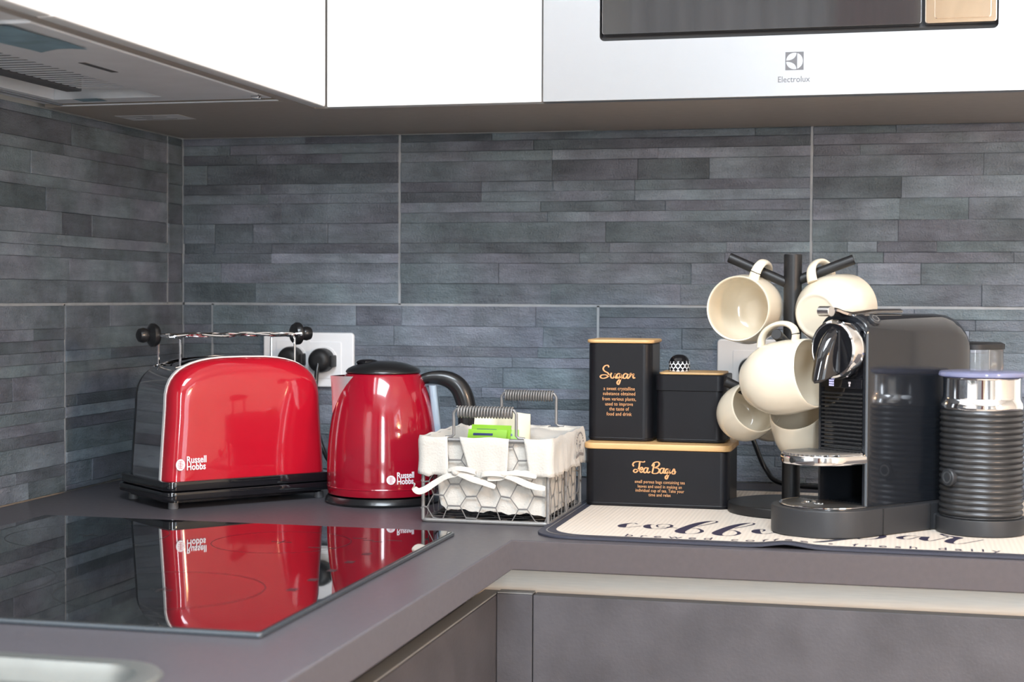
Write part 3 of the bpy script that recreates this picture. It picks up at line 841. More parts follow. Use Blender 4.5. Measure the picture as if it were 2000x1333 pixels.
# ---------------------------------------------------------------- hob
HX0, HX1, HY0, HY1 = .105, .6005, -1.138, -.592
hob = thing('hob', 'black glass induction hob mirroring the red toaster', 'hob', ((HX0 + HX1) / 2, (HY0 + HY1) / 2, WT))
w, h = HX1 - HX0, HY1 - HY0
MB().prism(rrect(w, h, .004, 3), .0002, .0042, .0012).build('frame', 'hobedge', hob, label='slate grey bevelled glass edge')
MB().prism(rrect(w - .005, h - .005, .003, 3), .0043, .0050, .0003).build('glass', 'hobglass', hob)
def ring(name, cx, cy, r, wd=.0008, parent=None, z=.00515, m='hobprint', arc=(0, 360), n=48):
    b = MB()
    a0, a1 = R_(arc[0]), R_(arc[1])
    b.sheet([[(cx + q * cos(a0 + (a1 - a0) * k / n), cy + q * sin(a0 + (a1 - a0) * k / n), z) for k in range(n + 1)] for q in (r - wd / 2, r + wd / 2)])
    return b.build(name, m, parent, normals=False)
for cx, cy, r in ((-.12, .14, .085), (-.12, -.14, .105), (.095, .15, .072), (.095, -.13, .09)):
    ring('cooking_zone', cx, cy, r, parent=hob)
    b = MB()
    b.box((cx, cy, .00515), (.022, .0011, .0001)); b.box((cx, cy, .00515), (.0011, .022, .0001))
    b.build('cooking_zone', 'hobprint', hob)
pm = MB()
for k in range(5):
    pm.box((.205, -.10 + .05 * k, .00515), (.008, .010, .0001))
pm.build('control_print', 'hobprint', hob, kind='stuff')
mk = MB()
for x, y, s in ((.165, .195, .016), (.178, .185, .012), (.205, .19, .016), (.19, .178, .011)):
    mk.box((x, y, .00515), (s, .0012, .0001))
mk.box((.148, .125, .00515), (.028, .0016, .0001))
mk.build('warning_print', 'hobprint', hob, kind='stuff')

# fine joint line in the worktop behind the hob
jl = MB()
jl.box((.335, -.573, .9001), (.42, .0006, .0003)).build('mitre_line', 'edgegrey', wt)

# ---------------------------------------------------------------- base cabinets
YB = -.585          # fronts of the run along the back wall
ZT = .8375          # top edge of the fronts
bc = thing('base_cabinet', 'dark grey drawer base cabinet below the coffee mat with pale grip channel', 'cabinet', (1.24, -.30, 0))
def loc(o, p):
    return (p[0] - o.location.x, p[1] - o.location.y, p[2] - o.location.z)
def wbox(b, o, x0, x1, y0, y1, z0, z1, bev=0.0):
    c = loc(o, ((x0 + x1) / 2, (y0 + y1) / 2, (z0 + z1) / 2))
    return b.box(c, (x1 - x0, y1 - y0, z1 - z0), bev)
wbox(MB(), bc, .69, XE, -.5435, -.004, .10, .8672).build('carcass', 'carcass', bc)
wbox(MB(), bc, .69, XE, -.53, -.51, 0, .0995).build('plinth', 'fronts', bc)
for x0, x1 in ((.6862, 1.2862), (1.2902, 1.88)):
    wbox(MB(), bc, x0, x1, YB, YB + .019, .46, ZT, .0008).build('drawer_front', 'fronts', bc)
    wbox(MB(), bc, x0, x1, YB, YB + .019, .105, .456, .0008).build('drawer_front', 'fronts', bc)
# grip channel: C-shaped aluminium profile
pts = [(-.5455, .8672), (-.5462, .850), (-.5470, .830), (-.5480, .812)]
b = MB()
gx0, gx1 = .6065, XE
rows = [[loc(bc, (x, y, z)) for x in (gx0, gx1)] for y, z in pts]
rows2 = [[loc(bc, (x, y - .0015, z + .0012)) for x in (gx0, gx1)] for y, z in reversed(pts)]
b.sheet(rows + rows2 + [rows[0]]).build('grip_channel', 'gola', bc, label='pale brushed metal grip channel')

cf = thing('corner_filler', 'narrow dark corner post between the two base cabinet runs', 'filler', (.667, -.575, 0))
MB().box(loc(cf, (.6654, YB + .0095, (ZT + .105) / 2)), (.0396, .019, ZT - .105), .0008).build('post', 'fronts', cf)
MB().box(loc(cf, (.6654, YB + .0095, ZT + .0009)), (.0390, .017, .0014), .0004).build('edge_strip', 'edgegrey', cf)

lc = thing('base_cabinet', 'grey base cabinet under the hob with a shadowed grip channel', 'cabinet', (.30, -1.3, 0))
wbox(MB(), lc, .004, .60, YE + .01, -.60, .10, .715).build('carcass', 'carcass', lc)
wbox(MB(), lc, .004, .02, YE + .01, -.60, .7155, .8675).build('carcass', 'carcass', lc)
wbox(MB(), lc, .57, .59, YE + .01, -.60, 0, .0995).build('plinth', 'fronts', lc)
for y0, y1 in ((-1.190, -.5665), (YE + .02, -1.194)):
    wbox(MB(), lc, .6275, .6445, y0 + .001, y1 - .001, ZT - .0015, ZT + .0005, .0004).build('edge_strip', 'edgegrey', lc)
    wbox(MB(), lc, .626, .645, y0, y1, .46, ZT - .002, .0008).build('drawer_front', 'fronts', lc)
    wbox(MB(), lc, .626, .645, y0, y1, .105, .456, .0008).build('drawer_front', 'fronts', lc)
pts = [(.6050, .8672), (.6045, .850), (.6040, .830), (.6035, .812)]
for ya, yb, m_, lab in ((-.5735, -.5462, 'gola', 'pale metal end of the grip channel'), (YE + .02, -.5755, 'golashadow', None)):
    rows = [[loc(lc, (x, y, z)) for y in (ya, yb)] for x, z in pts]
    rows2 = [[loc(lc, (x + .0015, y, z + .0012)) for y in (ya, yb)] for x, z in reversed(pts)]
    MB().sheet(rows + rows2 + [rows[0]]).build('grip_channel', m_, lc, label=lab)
wbox(MB(), lc, .6050, .6075, -.5755, -.5737, .812, .866).build('joint', 'steel2', lc)

# ---------------------------------------------------------------- wall cabinets
XC, YC = .361, -.350
ZTOP = 2.2
uc = thing('wall_cabinet', 'white corner wall cabinet with taupe underside above the toaster', 'cabinet', (.50, -.17, ZC))
wbox(MB(), uc, .004, .640, YC + .0195, -.004, ZC + .0005, ZTOP - .001).build('carcass', 'underside', uc)
wbox(MB(), uc, XC + .0016, .6402, YC, YC + .019, ZC - .0005, ZTOP, .0012).build('door', 'white', uc)
hc = thing('wall_cabinet', 'white wall cabinet over the hob housing the extractor', 'cabinet', (.17, -1.0, ZC))
b = MB()
wbox(b, hc, .004, XC - .0205, YE + .45, -.4125, ZC + .055, ZTOP - .001)
wbox(b, hc, .004, XC - .0205, -.4125, YC + .0195, ZC + .0005, ZTOP - .001)
wbox(b, hc, XC - .033, XC - .0205, YE + .45, -.4125, ZC + .0005, ZC + .055)
b.build('carcass', 'underside', hc)
wbox(MB(), hc, XC - .019, XC, -1.02 + .001, YC + .0005, ZC - .0005, ZTOP, .003).build('door', 'white', hc)
wbox(MB(), hc, XC - .019, XC, YE + .45, -1.02 - .001, ZC - .0005, ZTOP, .003).build('door', 'white', hc)

# extractor fitted in the underside of that cabinet
hd = thing('extractor_hood', 'grey built-in extractor hood with a slotted grille above the hob', 'extractor hood', (.20, -.75, ZC))
wbox(MB(), hd, .205, XC - .035, -.997, -.483, ZC - .001, ZC + .010, .002).build('pull_out_panel', 'hoodgrey', hd)
wbox(MB(), hd, .006, XC - .035, -1.30, -.44, ZC + .030, ZC + .048).build('housing', 'dark', hd)
b = MB()
wbox(b, hd, .018, XC - .036, -.478, -.440, ZC + .001, ZC + .028, .001)
wbox(b, hd, .018, .055, -1.30, -.479, ZC + .001, ZC + .028, .001)
wbox(b, hd, .131, .204, -.546, -.532, ZC + .004, ZC + .028, .001)
b.build('body', 'hoodgrey', hd)
wbox(MB(), hd, .110, .130, -1.30, -.548, ZC + .0005, ZC + .028, .001).build('grille_rail', 'hooddark', hd)
wbox(MB(), hd, .0385, .0445, -1.25, -.44, ZC - .0015, ZC + .0005, .0005).build('edge_strip', 'steel2', hd, label='thin bright metal edge strip')
for k in range(30):
    y = -.562 - k * .0158
    m_ = MB()
    m_.box(loc(hd, (.167, y, ZC + .0030)), (.070, .0084, .0005))
    m_.build('slat', 'hoodgrey', hd)
wbox(MB(), hd, .205, XC - .035, -1.10, -1.000, ZC + .002, ZC + .012, .002).build('light_panel', 'sticker', hd)
b = MB()
b.sheet([[loc(hd, (x, y + .012 * sin(60 * x), ZC - .0024 - .0009 * sin(40 * y + 30 * x))) for x in (.248, .262, .277, .292, .306)] for y in [-.993 + .02 * k for k in range(8)]])
b.build('protective_film', 'film', hd, label='torn blue protective film left on the panel')
b = MB()
b.sheet([[loc(hd, (x, y, ZC - .0002)) for x in (.085, .1, .118)] for y in (-.49, -.478, -.462)])
b.build('protective_film', 'film', hd)
wbox(MB(), hd, .248, .256, -.772, -.700, ZC - .0013, ZC - .0009).build('stamped_mark', 'hooddark', hd)
for y in (-.476, -.470):
    m_ = MB()
    m_.box(loc(hd, (.318, y, ZC - .001)), (.010, .0035, .006), .001)
    m_.build('latch', 'chrome', hd)
wbox(MB(), hd, .035, XC - .034, -.4295, -.4235, ZC - .0006, ZC + .0008, .0003).build('edge_strip', 'hoodgrey', hd)

lb = MB()
lb.box((0, 0, 0), (.092, .056, .0003))
lbo = lb.build('label_sticker', 'sticker', None, loc=(.093, -.281, ZC - .0002 + .0002))
tag(lbo, 'white paper sticker on the underside of the corner wall cabinet', 'sticker')
b = MB()
for k in range(4):
    b.box((-.018 + .02 * (k % 2), -.018 + .011 * k, -.0003), (.045 - .01 * (k % 3), .0022, .0002))
b.build('print', 'hooddark', lbo)

# microwave housing
mh = thing('wall_cabinet', 'white microwave housing unit with taupe underside above the coffee machine', 'cabinet', (.95, -.17, ZC))
wbox(MB(), mh, .6405, 1.262, YC + .006, -.004, ZC - .0005, ZC + .018, .0006).build('bottom_board', 'underside', mh)
wbox(MB(), mh, .6405, .657, YC + .006, -.004, ZC + .0185, ZTOP).build('side_board', 'underside', mh)
wbox(MB(), mh, 1.2455, 1.262, YC + .006, -.004, ZC + .0185, ZTOP).build('side_board', 'underside', mh)
wbox(MB(), mh, .6475, 1.262, YC - .012, YC + .0045, 1.79, ZTOP, .001).build('door', 'white', mh)

mw = thing('microwave', 'built-in microwave with brushed steel frame and dark glass door', 'microwave', (.945, -.362, 1.59))
def fr(x, z):
    return (x - mw.location.x, z - mw.location.z)
x0, z0 = fr(.6472, 1.3955); x1, z1 = fr(1.243, 1.785)
gx0, gz0 = fr(.7165, 1.4665); gx1, gz1 = fr(1.1735, 1.745)
outer = rrect(x1 - x0, z1 - z0, .0012, 2, (x0 + x1) / 2, (z0 + z1) / 2)
b = MB().at(FRONT)
b.prism(outer, -.003, .0125, .0008)
frame = b.build('frame', 'steel', mw)
cutter = MB().at(FRONT).prism(rrect(gx1 - gx0, gz1 - gz0, .006, 5, (gx0 + gx1) / 2, (gz0 + gz1) / 2), -.1, .1).build('c', 'dark')
cut(frame, cutter)
MB().box((0, .19, .005), (.55, .36, .34)).build('body', 'hooddark', mw)
dx1 = fr(1.0915, 0)[0]
MB().at(FRONT).prism(rrect(dx1 - gx0 - .004, gz1 - gz0 - .010, .003, 3, (gx0 + dx1) / 2, (gz0 + gz1) / 2 + .003), -.002, .0105, .0010).build('door', 'mwglass', mw)
MB().at(FRONT).prism(rrect(gx1 - dx1 - .003, gz1 - gz0 - .010, .003, 3, (gx1 + dx1) / 2, (gz0 + gz1) / 2 + .003), -.002, .0112, .0012).build('control_panel', 'bronzeglass', mw)
MB().at(FRONT).prism(rrect(.062, .026, .003, 3, (gx1 + dx1) / 2 + .002, gz0 + .026), .0113, .0128, .0006).build('door_button', 'bronzeglass', mw)
MB().at(FRONT).prism(rrect(gx1 - gx0, .004, .001, 2, (gx0 + gx1) / 2, gz0 + .0022), -.002, .006).build('gap', 'dark', mw)
# emblem: square with a disc divided in three
ex, ez = fr(.9466, 1.4362)
b = MB().at(FRONT)
s_ = .0105
n = 48
sq = [(ex + s_ * max(-1, min(1, 1.4143 * cos(2 * pi * k / n))), ez + s_ * max(-1, min(1, 1.4143 * sin(2 * pi * k / n)))) for k in range(n)]
ci = [(ex + s_ * .92 * cos(2 * pi * k / n), ez + s_ * .92 * sin(2 * pi * k / n)) for k in range(n)]
b.sheet([[(x, y, .0128) for x, y in sq + sq[:1]], [(x, y, .0128) for x, y in ci + ci[:1]]])
def arc(cx, cy, r, a0, a1, n=14):
    return [(cx + r * cos(R_(a0 + (a1 - a0) * k / n)), cy + r * sin(R_(a0 + (a1 - a0) * k / n))) for k in range(n + 1)]
star = []
A_ = Vector((.23, .93)); B_ = Vector((.23, -.93)); C_ = Vector((-.98, 0))
def q3(p, c, q, n=10):
    return [((1 - t) ** 2 * p + 2 * t * (1 - t) * c + t * t * q) for t in [k / n for k in range(n)]]
e1 = q3(A_, Vector((.16, .05)), C_ + Vector((0, .05)))
e2 = q3(C_ - Vector((0, .05)), Vector((.16, -.05)), B_)
pts = e1 + [C_ + Vector((0, .05))] + e2 + [B_, B_ + Vector((.06, 0))] + [A_ + Vector((.06, 0))]
b.f([b.v((ex + s_ * p.x, ez + s_ * p.y, .0128)) for p in pts])
b.build('emblem', 'print_grey', mw, normals=False)
tx, tz = fr(.9458, 1.4118)
text('lettering', 'Electrolux', .0098, T3(tx, -.01255, tz) @ FRONT, 'print_grey', mw, 'CENTER', sx=.92, depth=.0001, bold=.00005)


# ---------------------------------------------------------------- sockets and plugs
def socket(name, label, x0, x1, z0, z1, wells, m):
    t = thing(name, label, 'socket', ((x0 + x1) / 2, -.0006, (z0 + z1) / 2))
    w, h = x1 - x0, z1 - z0
    MB().at(FRONT).prism(rrect(w, h, .006, 5), .0016, .0095, .003).build('plate', m, t)
    for wx, wz in wells:
        cx, cz = wx - t.location.x, wz - t.location.z
        MB().at(FRONT).loft([[(x, y, z) for x, y in rrect(.0555 - 2 * d, .0555 - 2 * d, .0025, 3, cx, cz)] for d, z in
                             ((0, .0090), (.0006, .0106), (.0035, .0108), (.0075, .0104))] , c0=False).build('insert', m, t)
        MB().at(FRONT).lathe([(.0215, .0100), (.0215, .0109), (.0195, .0109), (.019, .0100)], 30, (cx, cz, 0), False, True).build('well', m, t)
    return t
socket('wall_socket', 'white double wall socket behind the toaster with two black plugs', .1359, .2797, 1.0240, 1.1058, ((.1846, 1.0665), (.2330, 1.0645)), 'socket')
socket('wall_socket', 'pale grey wall socket behind the mugs with one black plug', .8191, .9629, 1.0200, 1.1026, ((.8690, 1.0595), (.9170, 1.0595)), 'socketgrey')


def plug(x, z, label, path, tilt=0):
    t = thing('plug', label, 'plug', (x, -.0108, z))
    b = MB().at(FRONT)
    b.lathe([(.0172, 0), (.0182, .002), (.0182, .016), (.0165, .022), (.012, .026), (.006, .027)], 32)
    b.box((.0185, -.001, .010), (.006, .018, .016), .002)
    b.build('plug_body', 'blackmatt', t)
    b = MB()
    pts = [Vector(p) - t.location for p in path]
    b.tube(catmull(pts, 8), .0034, 10)
    b.build('cord', 'black', t)
plug(.1846, 1.0665, 'black plug half hidden behind the toaster in the white socket',
     [(.1846, -.03, 1.060), (.184, -.040, 1.035), (.190, -.045, .98), (.215, -.07, .912), (.225, -.14, .9045)])
plug(.2330, 1.0645, 'black plug between toaster and kettle in the white socket',
     [(.2330, -.034, 1.062), (.2325, -.042, 1.035), (.232, -.045, .98), (.27, -.07, .912), (.36, -.13, .9045), (.40, -.20, .9045)])
plug(.8690, 1.0595, 'black plug in the pale grey socket behind the mugs',
     [(.870, -.034, 1.056), (.869, -.043, 1.03), (.8685, -.044, .985), (.8775, -.043, .955), (.892, -.050, .925), (.915, -.07, .9085),
      (.99, -.10, .9062), (1.10, -.18, .9062)])

# ---------------------------------------------------------------- toaster
tp = thing('toaster', 'red two-slice toaster with chrome bun rack on dark base', 'toaster', (.2297, -.3584, WT), R_(50))


def outl(k=1.0, zb=.034, n=22, hw=.1105, top=.1835):
    """front outline in (x, z), scaled about the foot line"""
    p = [(-hw * k, zb), (hw * k, zb)]
    zs, x1 = zb + (.122 - zb) * k, (hw - .006) * k
    p += [(hw * k - .0005, zb + .01)]
    e = 2 / 3.0
    for i in range(n + 1):
        t = pi * i / n
        c, s = cos(t), sin(t)
        p.append((x1 * (abs(c) ** e) * (1 if c >= 0 else -1), zs + (zb + (top - zb) * k - zs) * (abs(s) ** e)))
    p += [(-hw * k + .0005, zb + .01)]
    return p


def shell(sgn):
    r = []
    for y, k in ((.0455, .999), (.050, .999), (.0555, .991), (.0605, .972), (.0645, .942), (.0672, .905), (.0688, .86), (.0697, .80), (.0704, .65), (.0708, .45), (.0710, .22)):
        r.append([(x, sgn * y, z) for x, z in outl(k)])
    if sgn > 0:
        r = [[(x * .975, y, .034 + (z - .034) * .975) for x, y, z in q] for q in r]
    return MB().loft(r)
shell(-1).build('front_shell', 'red', tp, sharp=50)
shell(1).build('rear_shell', 'black', tp, sharp=50)
def band(y0, y1, k):
    return MB().loft([[(x, y0, z) for x, z in outl(k)], [(x, y1, z) for x, z in outl(k)]])
band(-.0456, -.0405, 1.008).build('trim_band', 'trim', tp, label='ivory bright trim along the shell edge', sharp=50)
band(.0420, .0455, .980).build('trim_band', 'toastersteel', tp, sharp=50)
core = band(-.0425, .0425, .988).build('centre_body', 'toastersteel', tp, sharp=50, label='mirror polished steel end and top')
c_ = MB()
for y in (-.020, .020):
    c_.prism(rrect(.148, .024, .008, 4, 0, y), .12, .25)
cut(core, c_.build('c', 'dark'))
for y in (-.020, .020):
    b = MB()
    b.loft([[(x, yy, .1808 - 1.35 * x * x) for x, yy in rrect(.152 - 2 * d, .028 - 2 * d, .009, 4, 0, y)] for d in (0, .0025)], False, False)
    b.build('slot_rim', 'chrome', tp)
    MB().box((0, y, .125), (.142, .018, .006)).build('slot_floor', 'dark', tp)
# base: two tiers
b = MB()
b.prism(rrect(.232, .150, .014, 6), .0225, .0345, .002)
b.build('base', 'blackgloss', tp)
b = MB()
b.prism(rrect(.236, .154, .015, 6), .0115, .0220, .002)
b.prism(rrect(.215, .13, .012, 4), .0075, .0115)
b.build('base_skirt', 'blackgloss', tp)
for sx in (-1, 1):
    for sy in (-1, 1):
        MB().lathe([(.0058, 0), (.0064, .001), (.0060, .008)], 18, (sx * .101, sy * .060, 0)).build('foot', 'rubber', tp)
MB().box((.1135, 0, .125), (.012, .022, .010), .003).build('lever', 'black', tp)
MB().box((.1115, 0, .10), (.003, .006, .09), .001).build('lever_slot', 'dark', tp)
# bun rack
for y0, ph in ((-.030, 0), (-.012, 1.7), (.006, 3.1), (.024, 4.6)):
    pts = [(x / 100, y0 + .004 * sin(x * 1.05 + ph), .2105 + .0013 * sin(x * .8 + ph)) for x in [-9.2 + .46 * k for k in range(41)]]
    MB().tube(pts, .0016, 8).build('rack_wire', 'chrome', tp)
for sx in (-1, 1):
    x = sx * .086
    xi = sx * .080
    pts = [(xi, -.034, .172), (xi, -.0345, .190), (xi, -.034, .2055), (xi + sx * .001, -.030, .2075), (x, 0, .2085), (xi + sx * .001, .026, .2075),
           (xi, .030, .2055), (xi, .0305, .190), (xi, .030, .172)]
    MB().tube(pts, .0016, 8).build('rack_leg', 'chrome', tp)
    MB().tube([(sx * .092, -.030, .2105), (sx * .097, -.020, .2105), (sx * .104, -.003, .2105), (sx * .097, .014, .2105), (sx * .092, .024, .2105)], .0017, 8).build('rack_wire', 'chrome', tp)
    b = MB().at(Matrix.Translation((sx * .098, -.002, .2108)) @ Matrix.Rotation(sx * pi / 2, 4, 'Y'))
    b.lathe([(.006, -.004), (.0125, -.002), (.0150, .002), (.0146, .006), (.0105, .009), (.0078, .011), (.0088, .013), (.0095, .017), (.0082, .022), (.004, .0245)], 24)
    b.build('rack_knob', 'black', tp)
MB().tube([(-.086, -.034, .1705), (-.070, -.036, .1745), (0, -.036, .1820), (.070, -.036, .1745), (.086, -.034, .1705)], .0014, 8).build('rack_wire', 'chrome', tp)
MB().tube([(-.086, .030, .1705), (-.070, .034, .1745), (0, .034, .1820), (.070, .034, .1745), (.086, .030, .1705)], .0014, 8).build('rack_wire', 'chrome', tp)


def round_logo(parent, mtx, r, m1='whiteprint', m2='redprint'):
    b = MB().at(mtx)
    b.lathe([(r, 0), (r, .0003)], 28)
    b.build('emblem', m1, parent)
    b = MB().at(mtx)
    z = .00034
    for k in range(5):
        zz = -.62 * r + k * .31 * r
        w_ = math.sqrt(max(0, (r * .80) ** 2 - zz ** 2))
        b.box((w_ * .05 * (-1) ** k, zz, z), (1.7 * w_ * (.75 if k % 2 else .95), r * .09, .0001))
    b.box((0, 0, z), (r * .08, r * 1.3, .0001))
    b.build('emblem_lines', m2, parent)
fy = -.0715
round_logo(tp, T3(-.0965, fy + .0008, .0545) @ FRONT @ Matrix.Diagonal((.85, 1, 1, 1)), .0070)
text('lettering', 'Russell\nHobbs', .0118, T3(-.0890, fy + .0002, .0562) @ FRONT, 'whiteprint', tp, sx=.82, line=.72, depth=.0003, bold=.00022)

# ---------------------------------------------------------------- kettle
kt = thing('kettle', 'red electric kettle with black lid and handle beside the wire basket', 'kettle', (.432, -.332, WT), math.atan2(.235, .972))
MB().lathe([(.066, 0), (.0725, .0006), (.0738, .003), (.0725, .0065), (.0700, .0095), (.060, .0105)], 56).build('power_base', 'black', kt)
prof = [(.060, .0112), (.0690, .0116), (.0700, .0125), (.0706, .020), (.0709, .032), (.0707, .050), (.0699, .068), (.0683, .086), (.0658, .104),
        (.0622, .122), (.0578, .138), (.0532, .150), (.0486, .160), (.0470, .1625), (.044, .1632)]
MB().lathe(prof, 72, c1=True).build('body', 'redk', kt, sharp=60)
b = MB()
b.lathe([(.0708, .0205), (.0712, .0215), (.0708, .0225)], 64, c0=False, c1=False)
b.build('seam_line', 'redk', kt)
MB().lathe([(.0462, .1632), (.0474, .1642), (.0472, .1662), (.0448, .1690), (.040, .1715), (.030, .1752), (.018, .1776), (.006, .1785)], 48).build('lid', 'black', kt)
b = MB()
b.sphere((-.020, 0, .1765), .010, 16, 8, (1.5, 1.2, .45))
b.build('lid_button', 'blackgloss', kt)
# spout: V-shaped steel pouring lip
d = Vector((-1, -.20, 0)).normalized()
s = Vector((-d.y, d.x, 0))
def kp(r, a, z):
    q = d * (r * cos(a)) + s * (r * sin(a))
    return (q.x, q.y, z)
b = MB()
rows = []
for z, reach, half in ((.160, .0670, .66), (.1585, .0668, .64), (.150, .0660, .54), (.140, .0654, .42), (.130, .0650, .29), (.121, .0646, .15), (.113, .0644, .03)):
    R0 = .0486 + (.160 - z) * .40
    R0 = min(R0, .066)
    row = []
    for k in range(13):
        t = -1 + k / 6
        a = half * t
        base = R0 - .002
        row.append(kp(base + (reach - base) * (1 - abs(t)) ** 1.15, a, z))
    rows.append(row)
b.sheet(rows)
inner = [[(p[0] + d.x * -.0015, p[1] + d.y * -.0015, p[2]) for p in r_] for r_ in rows[:1]]
b.build('spout', 'spoutsteel', kt, sharp=60, label='brushed steel V-shaped spout')
b = MB()
r0 = rows[0]
b.loft([r0, [(p[0] - d.x * .004, p[1] - d.y * .004, p[2] - .010) for p in r0]], False, True, closed=False)
b.build('spout_lining', 'toastersteel', kt)
# handle
hp = [(.043, 0, .153), (.060, 0, .1575), (.080, 0, .1560), (.095, 0, .147), (.1035, 0, .130), (.1065, 0, .108), (.1045, 0, .085), (.098, 0, .062), (.088, 0, .045), (.072, 0, .034)]
hpc = catmull(hp, 6)
rr = [.0056 + .0068 * sin(pi * min(1, k / (len(hpc) - 1) * 1.15)) ** 1.2 for k in range(len(hpc))]
MB().tube(hpc, rr, 18, flat=.85, up=(0, 1, 0)).build('handle', 'black', kt, sharp=60)
b = MB()
b.loft([[(x, y, z) for x, y in rrect(.010, .026, .004, 4, .0628 + (.150 - z) * .11, 0)] for z in (.040, .09, .120, .148)])
b.build('water_gauge', 'gauge', kt, label='pale blue water gauge strip')
def on_kettle(px_angle, z):
    pass
th = -2.02
# print on the curved wall, bent round the body
def wrap_text(name, body, size, r, ang, z, m, parent, sx=1.0, line=1.0, bold=0.0):
    o = text(name, body, size, Matrix.Identity(4), m, parent, 'LEFT', sx=sx, line=line, depth=.00025, bold=bold)
    for v in o.data.vertices:
        x, y, zz = v.co
        a = ang + x / r
        v.co = ((r + zz) * cos(a), (r + zz) * sin(a), z + y)
    return o
ANG = -pi / 2 - R_(13.6) + R_(27) + .085
wrap_text('lettering', 'Russell\nHobbs', .0104, .0712, ANG, .0365, 'whiteprint', kt, .82, .72, bold=.0002)
a = ANG - .100
round_logo(kt, Matrix.Translation((.0712 * cos(a), .0712 * sin(a), .0345)) @ Matrix.Rotation(a + pi / 2, 4, 'Z') @ FRONT, .0056)

# ---------------------------------------------------------------- wire basket
BX0, BX1, BY0, BY1, BT = .5345, .6840, -.4990, -.3095, .0960
bk = thing('wire_basket', 'grey chicken-wire basket with two coil-wrapped wire handles', 'basket', ((BX0 + BX1) / 2, (BY0 + BY1) / 2, WT))
bw, bd_ = (BX1 - BX0) / 2, (BY1 - BY0) / 2
fr_ = MB()
def loop(z, r=.0024):
    fr_.tube([(x, y, z) for x, y in rrect(2 * bw, 2 * bd_, .006, 3)], r, 8, closed=True)
loop(.0026); loop(BT)
for sx in (-1, 1):
    for sy in (-1, 1):
        fr_.tube([(sx * (bw - .001), sy * (bd_ - .001), .003), (sx * (bw - .001), sy * (bd_ - .001), BT)], .0022, 8)
    fr_.tube([(sx * bw, 0, .003), (sx * bw, 0, BT)], .0022, 8)
fr_.build('frame', 'wire', bk)


def hexnet(name, f, U, V, cell, seed):
    """hexagonal netting over a U x V panel; f maps (u, v) to a point"""
    r = random.Random(seed)
    b = MB()
    w = cell
    hgt = cell * .95
    nu, nv = int(U / w) + 2, int(V / (hgt * .75)) + 2
    P = {}
    def node(i, j):
        return P.setdefault((i, j), (r.uniform(-.08, .08) * w, r.uniform(-.08, .08) * w))
    def pt(cx, cy, key):
        jx, jy = node(*key)
        return cx + jx, cy + jy
    segs = set()
    for row in range(-1, nv + 1):
        for col in range(-1, nu + 1):
            cx = (col + .5 * (row % 2)) * w
            cy = row * hgt * .75
            c = []
            for k in range(6):
                a = R_(90 + 60 * k)
                x, y = cx + cos(a) * w / 1.732, cy + sin(a) * hgt / 2
                key = (round(x / w * 20), round(y / hgt * 20))
                c.append((pt(x, y, key), key))
            for k in range(6):
                (p, kp_), (q, kq) = c[k], c[(k + 1) % 6]
                sk_ = tuple(sorted((kp_, kq)))
                if sk_ in segs:
                    continue
                segs.add(sk_)
                # clip to the panel
                t0, t1 = 0.0, 1.0
                ok = True
                for lo, hi, s0, ds in ((0, U, p[0], q[0] - p[0]), (0, V, p[1], q[1] - p[1])):
                    if abs(ds) < 1e-9:
                        ok &= lo <= s0 <= hi
                        continue
                    ta, tb = (lo - s0) / ds, (hi - s0) / ds
                    if ta > tb:
                        ta, tb = tb, ta
                    t0, t1 = max(t0, ta), min(t1, tb)
                if not ok or t1 - t0 < .05:
                    continue
                A = (p[0] + (q[0] - p[0]) * t0, p[1] + (q[1] - p[1]) * t0)
                Bq = (p[0] + (q[0] - p[0]) * t1, p[1] + (q[1] - p[1]) * t1)
                b.tube([f(*A), f(*Bq)], .00060 if abs(kp_[0] - kq[0]) > 2 else .0010, 5)
    return b.build(name, 'wire', bk, kind='stuff', wn=False)
hexnet('wire_netting', lambda v, u: (-bw + u, -bd_ - .0006, .004 + v), BT - .006, 2 * bw, .028, 1)
hexnet('wire_netting', lambda v, u: (-bw + u, bd_ + .0006, .004 + v), BT - .006, 2 * bw, .028, 2)
hexnet('wire_netting', lambda v, u: (bw + .0006, -bd_ + u, .004 + v), BT - .006, 2 * bd_, .028, 3)
hexnet('wire_netting', lambda v, u: (-bw - .0006, -bd_ + u, .004 + v), BT - .006, 2 * bd_, .028, 4)
hexnet('wire_netting', lambda u, v: (-bw + u, -bd_ + v, .0028), 2 * bw, 2 * bd_, .031, 5)


def basket_handle(y, xa, xb, ht, lab=None):
    h = thing_part('handle', bk)
    zt = BT + ht
    b = MB()
    b.tube([(xa - .010, y, BT + .0028), (xa - .003, y, BT + .0034), (xa, y, BT + .006), (xa, y, zt - .005), (xa + .003, y, zt - .001), (xa + .006, y, zt),
            (xb - .006, y, zt), (xb - .003, y, zt - .001), (xb, y, zt - .005), (xb, y, BT + .006), (xb + .003, y, BT + .0034), (xb + .010, y, BT + .0028)], .0018, 8)
    o = b.build('handle', 'wire', bk)
    c = MB()
    n = 19
    pts = []
    for k in range(n * 12 + 1):
        a = 2 * pi * k / 12
        t = k / (n * 12)
        pts.append((xa + .004 + (xb - xa - .008) * t, y + .0062 * sin(a), zt - .0035 + .0062 * cos(a)))
    c.tube(pts, .0011, 6)
    c.build('coil', 'wire', o)
    return o
def thing_part(n, p):
    return None
cx_, cy_ = bk.location.x, bk.location.y
basket_handle(-bd_, .5722 - cx_, .6460 - cx_, .0360)
basket_handle(bd_, .5815 - cx_, .6520 - cx_, .0440)

# cloth liner: bag inside, cuff folded over the rim, with openings where the handles pass
ln = thing('basket_liner', 'cream cotton liner folded over the wire basket and tied with bows', 'liner', (bk.location.x, bk.location.y, WT))
zt = BT + .0035


